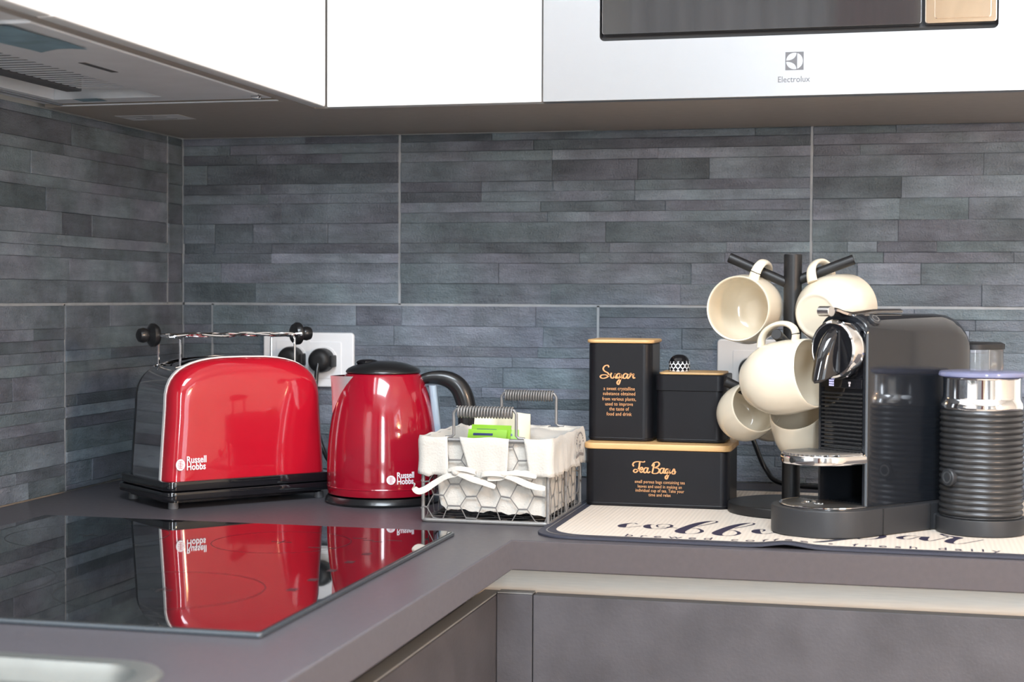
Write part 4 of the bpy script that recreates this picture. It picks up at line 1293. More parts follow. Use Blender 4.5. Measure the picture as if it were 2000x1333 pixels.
class Rim:
    """arc-length walk round a rounded rectangle, starting at the front right and going counter-clockwise"""

    def __init__(s, ins, r):
        s.w, s.h, s.r = bw + ins, bd_ + ins, r
        p = [Vector(q) for q in rrect(2 * s.w, 2 * s.h, r, 6)]
        s.p = p + [p[0]]
        s.L = [0]
        for a_, b_ in zip(s.p, s.p[1:]):
            s.L.append(s.L[-1] + (b_ - a_).length)
        s.S = s.L[-1]

    def at(s, d):
        d %= s.S
        lo, hi = 0, len(s.L) - 1
        while hi - lo > 1:
            m_ = (lo + hi) // 2
            if s.L[m_] <= d:
                lo = m_
            else:
                hi = m_
        f_ = (d - s.L[lo]) / max(1e-9, s.L[hi] - s.L[lo])
        q = s.p[lo].lerp(s.p[hi], f_)
        t_ = (s.p[hi] - s.p[lo])
        t_ = t_.normalized() if t_.length > 1e-9 else Vector((1, 0))
        return q, Vector((t_.y, -t_.x))

    def front(s, x):
        return s.S - (s.w - s.r - x)

    def back(s, x):
        k = [i for i, q in enumerate(s.p) if abs(q.y - s.h) < 1e-6]
        return s.L[k[0]] + (s.p[k[0]].x - x)


RO = Rim(.0048, .008)
RI = Rim(-.0036, .006)
def cuff_z(d):
    q, n_ = RO.at(d)
    if n_.y < -.7:
        return .0560 - .0030 * sin(pi * (q.x + bw) / (2 * bw)) + .0014 * sin(q.x * 210) + .0008 * sin(q.x * 520 + 1)
    return .0560 + .0012 * sin(d * 120) + .0007 * sin(d * 310 + 1)
def cuff_span(b, a0, a1, t1=1.0, cols=40, t0=0.0, out=0.0):
    """a0(t), a1(t): ends of the span as it runs down (t from the fold to the hem)"""
    rows = []
    NZ = 10
    for j in range(-1, NZ + 1):
        t = max(0, j) / NZ * (t1 - t0) + t0
        row = []
        for k in range(cols + 1):
            d = a0(t) + (a1(t) - a0(t)) * k / cols
            q, n_ = RO.at(d)
            if j < 0 and t0 == 0:
                qi, _ = RI.at(d / RO.S * RI.S)
                row.append((qi.x, qi.y, zt - .002))
                continue
            zb_ = cuff_z(d)
            z = zt + (zb_ - zt) * t
            fl = out + t * (.0016 + .0011 * sin(d * 95 + 1) + .0008 * sin(d * 260)) + .0006 * sin(d * 60 + t * 5) - (.0012 if j == 0 and t0 == 0 else 0)
            row.append((q.x + n_.x * fl, q.y + n_.y * fl, z + (.0007 * sin(d * 140) if j <= 0 else 0)))
        rows.append(row)
    b.sheet(rows if t0 == 0 else rows[1:])
g1L = lambda t: RO.front(.5655 - cx_ + .003 * t)
g1R = lambda t: RO.front(.5795 - cx_ + .0125 * t / .8)
g2L = lambda t: RO.front(.6385 - cx_ - .002 * t)
g2R = lambda t: RO.front(.6555 - cx_ + .0065 * t / .8)
b2R = lambda t: RO.back(.6600 - cx_ + .002 * t)
b2L = lambda t: RO.back(.6440 - cx_ - .004 * t)
b1R = lambda t: RO.back(.5900 - cx_ + .004 * t)
b1L = lambda t: RO.back(.5735 - cx_ - .002 * t)
b = MB()
cuff_span(b, lambda t: g2R(t) - RO.S, b2R, cols=90)
cuff_span(b, b2L, b1R, cols=24)
cuff_span(b, b1L, g1L, cols=90)
cuff_span(b, g1R, g2L, cols=24)
cuff_span(b, lambda t: g1L(t) - .002, lambda t: g1R(t) + .002, cols=10, t0=.80, out=-.0006)
cuff_span(b, lambda t: g2L(t) - .002, lambda t: g2R(t) + .002, cols=10, t0=.80, out=-.0006)
cuff_span(b, lambda t: b2R(t) - .002, lambda t: b2L(t) + .002, cols=10, t0=.80, out=-.0006)
cuff_span(b, lambda t: b1R(t) - .002, lambda t: b1L(t) + .002, cols=10, t0=.80, out=-.0006)
cuff = b.build('cuff', 'linen', ln, sharp=75, wn=False)
md = cuff.modifiers.new('cloth', 'SOLIDIFY'); md.thickness = .0010; md.offset = -1
# bag hanging inside the wires
b = MB()
rows = []
NB = 150
for j in range(12):
    t = j / 11
    row = []
    for k in range(NB):
        d = RI.S * k / NB
        p, n_ = RI.at(d)
        x, y = p.x, p.y
        # the side towards the kettle hangs short and leans inwards
        fx_ = max(0, min(1, (-p.x - bw + .030) / .026 + 0)) if False else max(0, min(1, (-bw + .030 - p.x) / .028))
        x += fx_ * (.017 * min(1, t * 1.3) + .004 * sin(6 * t))
        zb_ = .0135 - .0022 * (p.x / bw) + .0012 * sin(p.x * 160) + .0008 * sin(p.x * 420) + .006 * fx_
        z = zt - .002 + (zb_ - zt + .002) * t
        bul = (.0010 * sin(d * 150) + .0008 * sin(d * 330 + 2)) * sin(pi * t) - .0012 * t
        row.append((x + n_.x * bul, y + n_.y * bul, z))
    rows.append(row)
last = rows[-1]
rows.append([(x * .93, y * .93, z + .0035) for x, y, z in last])
b.loft(rows, c0=False, c1=True)
b.build('bag', 'linen', ln, sharp=75, wn=False)
# bows
def ribbon(pts, w, name='tie', tw=0):
    P = catmull(pts, 6)
    bb = MB()
    bb.tube(P, [w * .15 * (.55 + .45 * max(0, sin(pi * k / (len(P) - 1))) ** .4) for k in range(len(P))], 10, flat=7.0, up=(0, .35, 1))
    for v_ in bb.bm.verts:
        pass
    o = bb.build(name, 'linen', ln, sharp=70)
    return o
yf = -bd_ - .0085
def P2(x, z, dy=0):
    return (x - cx_, yf + dy, z - WT)
for pts, w in (
        ([P2(.580, .9575), P2(.566, .9545), P2(.553, .9470), P2(.542, .9395, -.003), P2(.5345, .9370, -.006), P2(.5295, .9410, -.007), P2(.5302, .9465, -.007)], .0036),
        ([P2(.573, .9600), P2(.584, .9575, -.002), P2(.598, .9525, -.003), P2(.612, .9485, -.002), P2(.624, .9440, -.001)], .0034),
        ([P2(.568, .9615), P2(.578, .9640, -.003), P2(.590, .9635, -.003), P2(.600, .9600), P2(.592, .9575), P2(.578, .9590)], .0028),
        ([P2(.606, .9540), P2(.610, .9585, -.004), P2(.622, .9600, -.005), P2(.634, .9585, -.002), P2(.630, .9545), P2(.615, .9530, -.002)], .0030),
        ([P2(.632, .9580), P2(.645, .9555, -.003), P2(.658, .9500, -.003), P2(.670, .9460, -.001), P2(.682, .9440, 0)], .0036),
        ([P2(.634, .9600), P2(.648, .9610, -.003), P2(.662, .9595, -.003), P2(.672, .9570, -.001)], .0028)):
    ribbon(pts, w)
for x, z in ((.577, .9600), (.633, .9590)):
    bb = MB(); bb.sphere(P2(x, z, -.001), .0046, 12, 8, (1.1, .7, .9)); bb.build('knot', 'linen', ln)
# printed badge on the cuff's right side
pb = MB().at(Matrix.Translation((bw + .0092, .040, .084)) @ Matrix(((0, 0, 1, 0), (1, 0, 0, 0), (0, 1, 0, 0), (0, 0, 0, 1))))
for k in range(11):
    a = R_(10 + 16 * k)
    pb.box((.021 * cos(a), .014 * sin(a) - .002, 0), (.0036, .0022, .0005))
for x, z in ((0, .001), (-.003, -.003), (.003, -.003), (0, -.006)):
    pb.box((x, z, 0), (.0035, .0028, .0005))
for x in range(-3, 4):
    pb.box((x * .0068, -.0135 - .0008 * abs(x), 0), (.0046, .0036, .0005))
    if x % 2:
        pb.box((x * .0068 + .001, -.0115, 0), (.0014, .0044, .0005))
pb.build('printed_badge', 'linenprint', ln, label='small grey printed badge')

# ---------------------------------------------------------------- contents of the basket
pk = thing('paper_packet', 'cream paper packet standing upright in the basket', 'packet', (.6075, -.425, WT + .0075), R_(2))
b = MB()
gr = []
for i in range(9):
    z = .002 + .110 * i / 8
    gr.append([(-.0345 + .069 * k / 12, .010 + .008 * sin(k * .5) * (i / 8) + .03 * (i / 8) - .022 + .002 * sin(k * 1.7 + i),
                z + (i / 8) * (.002 * sin(k * .9) + .006 * (k / 12 - .5))) for k in range(13)])
gb = [[(x, y + .006 * sin(pi * i / 8 * .95 + .15) + .0012, z) for x, y, z in row] for i, row in enumerate(gr)]
ring_ = []
for a_, b_ in zip(gr, gb):
    ring_.append(a_ + b_[::-1])
b.loft(ring_)
b.build('packet_body', 'paper', pk, sharp=60)
def sachet(x, y, z, rz, tilt, label, w=.048, h=.036, num=0):
    t = thing('sachet', label, 'sachet', (x, y, z), rz, 'lime green sachets in the basket')
    t.rotation_euler = (tilt, 0, rz)
    b = MB().at(FRONT)
    rows = []
    for i in range(7):
        v_ = i / 6
        rows.append([(-w / 2 + w * k / 8, h * v_, .0004 + .0016 * sin(pi * v_) * sin(pi * k / 8)) for k in range(9)] +
                    [(w / 2 - w * k / 8, h * v_, -.0004 - .0016 * sin(pi * v_) * sin(pi * k / 8)) for k in range(9)])
    b.loft(rows)
    b.build('envelope', 'green', t, sharp=60)
    p = MB().at(FRONT)
    def patch(x0, x1, z0, z1):
        q = []
        for i in range(4):
            zz = z0 + (z1 - z0) * i / 3
            q.append([(x0 + (x1 - x0) * k / 6, zz, .0008 + .0016 * sin(pi * zz / h) * sin(pi * ((x0 + (x1 - x0) * k / 6) / w + .5))) for k in range(7)])
        p.sheet(q)
    patch(-w * .38, w * .36, h * .22, h * .68)
    patch(-w * .36, w * .15, h * .78, h * .86)
    p.build('print', 'navy', t, normals=False)
    p = MB().at(FRONT)
    for k in range(6):
        xx = -w * .30 + k * w * .11
        p.box((xx, h * (.30 + .05 * (k % 2)), .0026), (w * .07, h * (.10 + .05 * (k % 3)), .0002))
    p.build('print', 'whiteprint', t)
    return t
sachet(.5990, -.4640, WT + .0715, R_(-4), R_(-24), 'lime green and navy sachet in front of the cream packet')
sachet(.6270, -.4560, WT + .0700, R_(8), R_(-16), 'smaller lime green sachet end beside the front one', w=.022, h=.036)
sachet(.6020, -.4530, WT + .0745, R_(-8), R_(-14), 'lime green sachet tucked behind the others, only its top edge showing', w=.050, h=.036)
fc = thing('folded_cloth', 'folded cream cloth filling the back of the basket', 'cloth', (.632, -.352, WT + .0175))
b = MB()
rows = []
for i in range(13):
    a = i / 12
    rows.append([(-.040 + .080 * k / 14, -.034 + .072 * a, .070 + .004 * sin(pi * k / 14) + .0012 * sin(k * .9 + 2 * a) + .006 * a + .002 * sin(4 * a)) for k in range(15)])
top = rows
bot = [[(x * .9, y * .9, .004) for x, y, z in r_] for r_ in rows]
b.sheet(top); b.sheet(bot)
def edge(lst_t, lst_b):
    b.sheet([lst_t, lst_b])
edge(top[0], bot[0]); edge(top[-1], bot[-1])
edge([r_[0] for r_ in top], [r_[0] for r_ in bot]); edge([r_[-1] for r_ in top], [r_[-1] for r_ in bot])
b.build('cloth', 'linen', fc, sharp=60)


# ---------------------------------------------------------------- coffee mat
MZ = WT + .0033
def mat_pt(x, y):
    """height of the mat: thin, with a ripple at the front edge"""
    rip = math.exp(-((x - .957) / .022) ** 2) * max(0, min(1, (-.52 - y) / .07))
    return rip * .0042
mt = thing('coffee_mat', 'cream waffle-weave mat with navy rim printed with coffee lettering', 'mat', (.975, -.35, WT))
MXO, MYO = .975, -.35
def mat_outline(ins):
    q = []
    r = .045 - ins * .5
    w_, h_ = .585 - 2 * ins, .487 - 2 * ins
    for x, y in rrect(w_, h_, r, 8):
        q.append((x, y - .030 * (x / .6)* (0.5 if y < 0 else 0) - .0005))
    return q
def densify(p, step=.008):
    out = []
    for a_, b_ in zip(p, p[1:] + p[:1]):
        d_ = math.dist(a_, b_)
        k_ = max(1, int(d_ / step))
        for i in range(k_):
            out.append((a_[0] + (b_[0] - a_[0]) * i / k_, a_[1] + (b_[1] - a_[1]) * i / k_))
    return out
o0 = densify(mat_outline(0))
def shrink(p, ins):
    sx_, sy_ = (.585 - 2 * ins) / .585, (.487 - 2 * ins) / .487
    return [(x * sx_, y * sy_) for x, y in p]
def zz(p, z):
    return [(x, y, z + mat_pt(x + MXO, y + MYO)) for x, y in p]
MB().loft([zz(shrink(o0, .001), .0002), zz(o0, .0006), zz(o0, .0024), zz(shrink(o0, .001), .0032), zz(shrink(o0, .018), .0032)], c0=True, c1=False).build('rim', 'matnavy', mt, sharp=50)
rings = [zz(shrink(o0, i), .00325) for i in (.0175, .03, .05, .075, .105, .14, .18, .215)]
MB().loft(rings, c0=False, c1=True).build('face', 'matcream', mt, sharp=60)
b = MB()
b.loft([zz(shrink(o0, .0075), .0033), zz(shrink(o0, .0090), .0033)], c0=False, c1=False)
b.build('stitching', 'steel2', mt, label='thin pale line round the navy rim')
b = MB()
for s_ in COFFEE:
    L_ = [(x0 - MXO, y0 - MYO, .0034 + mat_pt(x0, y0)) for x0, y0, x1, y1 in s_]
    Rr = [(x1 - MXO, y1 - MYO, .0034 + mat_pt(x1, y1)) for x0, y0, x1, y1 in s_]
    # keep hairlines visible when the pen runs sideways
    L2, R2 = [], []
    for i, (p, q) in enumerate(zip(L_, Rr)):
        a_ = Vector(L_[max(0, i - 1)]); c_ = Vector(L_[min(len(L_) - 1, i + 1)])
        t_ = (c_ - a_)
        n_ = Vector((-t_.y, t_.x, 0))
        n_ = n_.normalized() * .0007 if n_.length > 1e-6 else Vector((0, 0, 0))
        if n_.x > 0:
            n_ = -n_
        L2.append(Vector(p) + n_); R2.append(Vector(q) - n_)
    b.sheet([L2, R2])
b.build('lettering', 'matprint', mt, normals=False)
tl = text('lettering', 'brewed coffee \u2022 fresh daily', .024, T3(.782 - MXO, -.5700 - MYO, .0034) @ Matrix.Rotation(R_(-1.2), 4, 'Z'), 'matprint', mt, sx=.86, space=1.62, depth=.00005)
for v_ in tl.data.vertices:
    v_.co.z += mat_pt(v_.co.x + MXO, v_.co.y + MYO)
for b_ in (.012,):
    pass

# ---------------------------------------------------------------- canisters
def pen(parent, strokes, f, w, name='lettering', m='copper'):
    """handwritten strokes as flat ribbons; f maps page coordinates to (x, z)"""
    b = MB().at(FRONT)
    lay = 0
    for st in strokes:
        P = catmull([Vector((*f(*p), 0)) for p in st], 6)
        lay += 1
        L_, Q_ = [], []
        for i, p in enumerate(P):
            t_ = P[min(i + 1, len(P) - 1)] - P[max(i - 1, 0)]
            n_ = Vector((-t_.y, t_.x, 0)).normalized() if t_.length > 1e-9 else Vector((0, 1, 0))
            # heavier on down strokes
            k_ = w * (.62 + .55 * abs(t_.y) / max(1e-9, t_.length))
            L_.append(p + n_ * k_ + Vector((0, 0, .00004 * lay))); Q_.append(p - n_ * k_ + Vector((0, 0, .00004 * lay)))
        b.sheet([L_, Q_])
    return b.build(name, m, parent, normals=False)


def canister(name, label, x0, x1, yf, depth, z, h, lid, group, lid_style):
    t = thing(name, label, 'canister', ((x0 + x1) / 2, yf + depth / 2, z), 0, group)
    w = x1 - x0
    r = .012
    rings = []
    for d_, zz_ in ((.002, 0), (.0006, .0006), (0, .002), (0, h - .0015), (.0008, h)):
        rings.append([(x, y, zz_) for x, y in rrect(w - 2 * d_, depth - 2 * d_, r, 6)])
    MB().loft(rings).build('body', 'tin', t)
    b = MB()
    b.loft([[(x, y, .0030) for x, y in rrect(w + .0006, depth + .0006, r, 6)], [(x, y, .0036) for x, y in rrect(w + .0012, depth + .0012, r, 6)],
            [(x, y, .0042) for x, y in rrect(w + .0006, depth + .0006, r, 6)]], False, False)
    b.build('bottom_seam', 'tin', t)
    if lid_style == 'wood':
        MB().prism(rrect(w + .0045, depth + .0045, r + .001, 6), h + .0002, h + lid, min(.0022, lid * .4)).build('lid', 'bamboo', t)
    else:
        b = MB()
        b.loft([[(x, y, q) for x, y in rrect(w + 2 * d_, depth + 2 * d_, r, 6)] for d_, q in
                ((.0008, h - .0185), (.0014, h - .018), (.0014, h + .0005), (.0004, h + .0014), (-.004, h + .0014))])
        b.build('lid', 'tin', t)
        MB().prism(rrect(w - .006, depth - .006, r - .002, 6), h + .0015, h + .0040, .0008).build('lid_inlay', 'bamboo', t, label='pale wooden inlay on the lid')
    return t
GC = 'black canisters with wooden lids'
tea = canister('tea_canister', 'long low black tea bag canister with bamboo lid, lowest of the stack', .6922, .8702, -.3265, .105, MZ, .0698, .0082, GC, 'wood')
LZ = MZ + .0698 + .0082 + .0004
sug = canister('sugar_canister', 'tall black sugar canister with thin bamboo lid on the left of the tea canister', .6905, .7712, -.3035, .080, LZ, .1215, .0048, GC, 'wood')
cof = canister('plain_canister', 'short unlettered black canister with inlaid lid beside the sugar canister', .7762, .8620, -.3035, .080, LZ, .0822, 0, GC, 'inlay')
# page coordinates: pixels of a 4.444x sketch whose origin is at (1130, 700)
def fsug(u, v):
    px, py = 1130 + u / 4.444, 700 + v / 4.444
    return (.6905 + (px - 1147) / 125.0 * .0807 - sug.location.x, 1.1075 + .0010 - (py - 665) / 198.0 * .1250 - sug.location.z)
S_ = [[(262, 92), (250, 74), (225, 82), (212, 105), (224, 126), (250, 140), (262, 160), (245, 180), (210, 190), (188, 180), (196, 163), (228, 158), (258, 165), (285, 148)],
      [(285, 140), (277, 165), (285, 185), (302, 182), (318, 148), (314, 172), (326, 187), (338, 172)],
      [(366, 155), (345, 146), (329, 165), (336, 185), (352, 180), (366, 152), (362, 200), (348, 239), (336, 235), (336, 218), (358, 195), (385, 178)],
      [(424, 152), (404, 145), (386, 164), (391, 186), (408, 183), (424, 158), (427, 147)], [(427, 147), (420, 174), (428, 187), (446, 168)],
      [(446, 170), (450, 143), (456, 150), (466, 157), (477, 148), (471, 170), (477, 184), (490, 178)]]
pen(sug, S_, lambda u, v: fsug(u, v), .00085).location = (0, -.0403, 0)
tea_f = lambda u, v: (.6922 + (1130 + u / 4.444 - 1141) / 282.0 * .178 - tea.location.x,
                      .9735 - (700 + v / 4.444 - 880 - (1130 + u / 4.444 - 1141) * .004) / 113.0 * .0705 - tea.location.z)
S_ = [[(480, 948), (471, 930), (486, 911), (520, 904), (560, 908), (578, 901)], [(532, 908), (526, 950), (514, 985), (495, 1001), (478, 990), (490, 974), (518, 977), (535, 985)],
      [(535, 985), (556, 968), (551, 954), (538, 962), (534, 982), (543, 999), (564, 986)], [(602, 962), (582, 957), (566, 980), (573, 1001), (589, 995), (602, 968), (605, 955)], [(605, 955), (597, 986), (606, 1001), (624, 988)],
      [(657, 922), (650, 960), (640, 1001)], [(638, 942), (655, 914), (686, 904), (702, 920), (690, 941), (664, 955), (692, 960), (702, 980), (686, 1001), (655, 1006), (638, 998)],
      [(742, 963), (722, 958), (706, 982), (714, 1002), (730, 995), (742, 968), (745, 955)], [(745, 955), (737, 986), (746, 1001), (760, 986)],
      [(788, 969), (768, 963), (754, 985), (762, 1001), (776, 992), (789, 965), (781, 1015), (768, 1049), (756, 1045), (758, 1028), (787, 1005), (806, 990)],
      [(812, 992), (829, 962), (836, 985), (836, 1001), (820, 1005), (812, 998)], [(836, 990), (848, 984)]]
pen(tea, S_, tea_f, .00085).location = (0, -.0528, 0)
def lines(parent, rows, ctr, size, yoff, sx=.8):
    for zc_, s in rows:
        text('lettering', s, size, T3(ctr - parent.location.x, yoff, zc_ - parent.location.z) @ FRONT, 'copper', parent, 'CENTER', sx=sx, space=1.06, depth=.0001, bold=.00002)
zs0 = lambda v: 1.1085 - (700 + v / 4.444 - 665) / 198.0 * .1250
lines(sug, [(zs0(292), 'a sweet crystalline'), (zs0(336), 'substance obtained'), (zs0(383), 'from various plants,'), (zs0(427), 'used to improve'),
            (zs0(470), 'the taste of'), (zs0(515), 'food and drink')], .7306, .0062, -.0403)
zt0 = lambda v: .9735 - (700 + v / 4.444 - 880.8) / 113.0 * .0705
lines(tea, [(zt0(1094), 'small porous bags containing tea'), (zt0(1134), 'leaves and used in making an'), (zt0(1170), 'individual cup of tea. Take your'),
            (zt0(1207), 'time and relax')], .7855, .0055, -.0528)

# ornament on the plain canister
orn = thing('ornament', 'small domed black and white harlequin ornament on the plain canister', 'ornament', (.8010, -.2700, LZ + .0822 + .0042))
b = MB()
pr = [(.0118, 0), (.0128, .001), (.0132, .004), (.0132, .0085), (.0126, .0125), (.0112, .0160), (.0086, .0190), (.0052, .0208), (.0015, .0214)]
b.lathe(pr[:5], 32, c1=False).build('lower_body', 'diamondwhite', orn)
MB().lathe([(.0127, .0125)] + pr[5:], 32, c0=False).build('dome', 'blackgloss', orn)
b = MB()
def od(a, z):
    r = .01345 if z < .0100 else .01325 - (z - .0100) * .14
    return (r * cos(a), r * sin(a), z)
for row in range(3):
    for k in range(14):
        a = 2 * pi * (k + .5 * (row % 2)) / 14
        z = .0030 + .0042 * row
        b.f([b.v(od(a - .20, z)), b.v(od(a, z - .0026)), b.v(od(a + .20, z)), b.v(od(a, z + .0026))])
b.build('diamond_pattern', 'blackgloss', orn, normals=False)

# ---------------------------------------------------------------- mug tree
TX, TY = .9435, -.3200
tr = thing('mug_tree', 'black metal mug tree with round base between canisters and coffee machine', 'mug tree', (TX, TY, MZ))
MB().lathe([(.072, 0), (.0752, .0008), (.0755, .002), (.0755, .0095), (.0745, .0112), (.070, .012)], 56).build('base', 'treemetal', tr)
MB().lathe([(.0108, .0118), (.0108, .3085), (.0102, .3097), (.004, .3100)], 28).build('pole', 'treemetal', tr)
ARMS = {}
def arm(key, root, tip):
    a_, c_ = Vector(root), Vector(tip)
    d_ = (c_ - a_)
    L_ = d_.length
    o = MB().lathe([(.0060, 0), (.0061, .001), (.0061, L_ - .0008), (.0055, L_)], 18).build('arm', 'treemetal', tr)
    o.location = a_ - tr.location
    o.rotation_euler = d_.to_track_quat('Z', 'Y').to_euler()
    ARMS[key] = (a_, d_.normalized())
arm('tl', (TX - .008, TY, 1.1790), (.8672, TY, 1.2095))
arm('tr', (TX + .006, TY, 1.1820), (1.0150, TY, 1.2070))
arm('mid', (TX + .003, TY - .008, 1.0962), (.9335, -.440, 1.1198))
arm('bk', (TX, TY + .008, 1.075), (.9300, -.235, 1.1050))
arm('ll', (TX - .008, TY, 1.0260), (.8652, -.334, 1.0600))
arm('lr', (TX + .008, TY - .003, 1.0260), (1.0100, -.358, 1.0560))


# ---------------------------------------------------------------- mugs
def mug(label, centre, opening, handle, proto=None, size=1.0, on=None):
    """centre of the belly, direction of the opening, direction of the handle"""
    z_ = Vector(opening).normalized()
    x_ = Vector(handle)
    x_ = (x_ - z_ * x_.dot(z_)).normalized()
    y_ = z_.cross(x_)
    mtx = Matrix(((x_.x, y_.x, z_.x), (x_.y, y_.y, z_.y), (x_.z, y_.z, z_.z)))
    base = Vector(centre) - z_ * .041 * size
    if proto is None:
        t = thing('mug', label, 'mug', (0, 0, 0), 0, 'cream mugs on the mug tree')
        out = [(.020, .0022), (.0235, .0004), (.0262, .0003), (.0275, .0018), (.0300, .0060), (.0345, .0125), (.0388, .0215), (.0415, .032), (.0424, .043),
               (.0420, .055), (.0408, .067), (.0396, .0775), (.0392, .0808), (.0384, .0822), (.0372, .0818), (.0366, .080), (.0372, .072), (.0384, .058),
               (.0388, .045), (.0380, .033), (.0352, .0215), (.0305, .0125), (.0240, .0075), (.0120, .0062), (.002, .0060)]
        MB().lathe(out, 56).build('body', 'mug', t, sharp=70)
        hp_ = catmull([(.0385, 0, .0665), (.0460, 0, .0690), (.0540, 0, .0672), (.0600, 0, .0585), (.0610, 0, .0455), (.0570, 0, .0325), (.0495, 0, .0245), (.0395, 0, .0205)], 6)
        MB().tube(hp_, [.0070 - .0012 * sin(pi * k / (len(hp_) - 1)) for k in range(len(hp_))], 14, flat=.55, up=(1, 0, .001)).build('handle', 'mug', t, sharp=70)
    else:
        t = proto.copy()
        COL.objects.link(t)
        for ch in proto.children:
            c_ = ch.copy()
            COL.objects.link(c_)
            c_.parent = t
        t['label'] = label
    if on:
        gap_ = base + (x_ * .0485 + z_ * .0455) * size
        a_, d_ = ARMS[on]
        near = a_ + d_ * (gap_ - a_).dot(d_)
        print('MUGGAP', on, [round(q, 4) for q in near - gap_])
        base = base + (near - gap_)
    t.location = base
    t.rotation_euler = mtx.to_euler()
    t.scale = (size, size, size)
    return t
m0 = mug('cream mug hanging top left on the tree, its open mouth facing us', (.8912, -.322, 1.1490), (-.22, -.97, .03), (.37, -.05, .93), on='tl')
mug('cream mug hanging top right on the tree, showing its round bottom', (.9905, -.322, 1.1460), (.42, .88, .14), (-.36, 0, .93), m0, on='tr')
mug('large cream mug nearest the coffee machine knob, lying sideways on the front arm', (.9425, -.432, 1.0675), (.83, -.45, .17), (-.12, 0, 1), m0, on='mid')
mug('lower cream mug beside the plain canister with its mouth turned right', (.8915, -.352, 1.0235), (.46, -.80, .30), (.10, .35, .95), m0, .80, on=None)
mug('lower cream mug half hidden by the coffee machine grille, its mouth tipped up', (.9615, -.380, 1.0060), (-.18, -.62, .74), (.45, .65, .6), m0, .84)
mug('cream mug hanging behind the pole, only a sliver showing between the lower mugs', (.9140, -.232, 1.0150), (-.35, .80, -.10), (.30, -.1, 1), m0, .84)

# ---------------------------------------------------------------- capsule coffee machine
CM = thing('coffee_machine', 'glossy black capsule coffee machine with chrome lever and cup shelf', 'coffee machine', (1.0355, -.4976, MZ), R_(-40))
# local x to the machine's right, y to its back
BW, BD = .071, .178
def arch(y, w0, w1, z0, top, r, n=7):
    p = [(w0, y, z0)]
    p = []
    pts = [(w1, z0), (w1, top - r)]
    for k in range(1, n):
        a = R_(90 * k / n)
        pts.append((w1 - r + r * cos(a), top - r + r * sin(a)))
    pts += [(w1 - r, top), (w0 + r, top)]
    for k in range(1, n):
        a = R_(90 + 90 * k / n)
        pts.append((w0 + r + r * cos(a), top - r + r * sin(a)))
    pts += [(w0, top - r), (w0, z0)]
    return [(x, y, z) for x, z in pts]
rings = []
for y, top, ins in ((-.001, .2370, .0022), (.0015, .2392, .0006), (.004, .2400, 0), (.04, .2405, 0), (.09, .2405, 0), (.135, .2402, 0), (.150, .2388, 0), (.160, .2360, 0), (.168, .2318, .0004),
                    (.174, .2256, .001), (.1772, .2180, .002), (.178, .2110, .003)):
    rings.append(arch(y, -BW + ins, -ins, .0312, top, .021))
body = MB().loft(rings).build('body', 'machine', CM, sharp=40)
cut(body, MB().box((-BW / 2, .02, .056), (BW - .010, .10, .049)).build('c', 'dark'))
cut(body, MB().box((-BW / 2, 0, .153), (BW - .010, .012, .138)).build('c', 'dark'))
MB().box((-BW / 2, .0695, .056), (BW - .0102, .0008, .0488)).build('cavity_back', 'blackmatt', CM)
# front panel behind the grille and around the head
MB().box((-BW / 2, .004, .153), (BW - .0105, .0036, .1375), .0008).build('front_panel', 'blackgloss', CM)
for k in range(15):
    z = .0905 + k * .00445
    MB().box((-BW / 2, .0002, z), (BW - .0125, .0042, .0021), .0006).build('grille_slat', 'blackmatt', CM)
# status strip with two lit icons
MB().box((-BW / 2, .0002, .1640), (BW - .0125, .0040, .0105), .0008).build('status_strip', 'blackgloss', CM)
for dx in (-.014, .012):
    m_ = MB()
    if dx < 0:
        for i in range(3):
            for j in range(3):
                m_.box((-BW / 2 + dx + i * .0024 - .0024, -.0022, .1640 + j * .0026 - .0026), (.0018, .0004, .0019))
        m_.build('icon', 'icon', CM)
    else:
        m_.box((-BW / 2 + dx, -.0022, .1650), (.0030, .0004, .0022)); m_.box((-BW / 2 + dx, -.0022, .1622), (.0014, .0004, .0026))
        m_.build('icon', 'whiteprint', CM)
# head: drum, chrome ring, nose
HZ = .2015
HC = Matrix.Translation((-.0340, 0, HZ)) @ FRONT
MB().at(HC).lathe([(.0312, -.004), (.0320, .002), (.0320, .012), (.0310, .0170), (.0290, .0180)], 48, c0=True, c1=True).build('head', 'blackgloss', CM)
b = MB().at(HC)
b.lathe([(.0321, .0045), (.0328, .0050), (.0330, .0080), (.0326, .0150), (.0312, .0182), (.0292, .0190), (.0282, .0186), (.0284, .0170)], 64, c0=False, c1=False)
b.build('chrome_ring', 'chrome', CM, label='wide chrome ring round the head')
b = MB()
nose = [(-.017, .0255), (-.0220, .0225), (-.0310, .0130), (-.0390, -.002), (-.0440, -.018), (-.0470, -.034), (-.0420, -.0365), (-.0330, -.0310), (-.017, -.0270)]
def nose_ring(x, k):
    return [(-.0345 + x, -.017 + (y + .017) * k, HZ + z * (.55 + .45 * k) - (1 - k) * .004) for y, z in catmull2(nose)]
def catmull2(p):
    return [(q.x, q.y) for q in catmull([Vector((a_, c_, 0)) for a_, c_ in p], 4)]
b.loft([nose_ring(x, k) for x, k in ((-.0105, .12), (-.0090, .55), (-.0058, .88), (0, 1), (.0058, .88), (.0090, .55), (.0105, .12))])
b.build('outlet_nose', 'blackgloss', CM, sharp=50)
b = MB()
b.box((-.0345 + .0106, -.0185, HZ - .002), (.0008, .003, .046), .0003)
b.build('nose_edge', 'machinebase', CM)
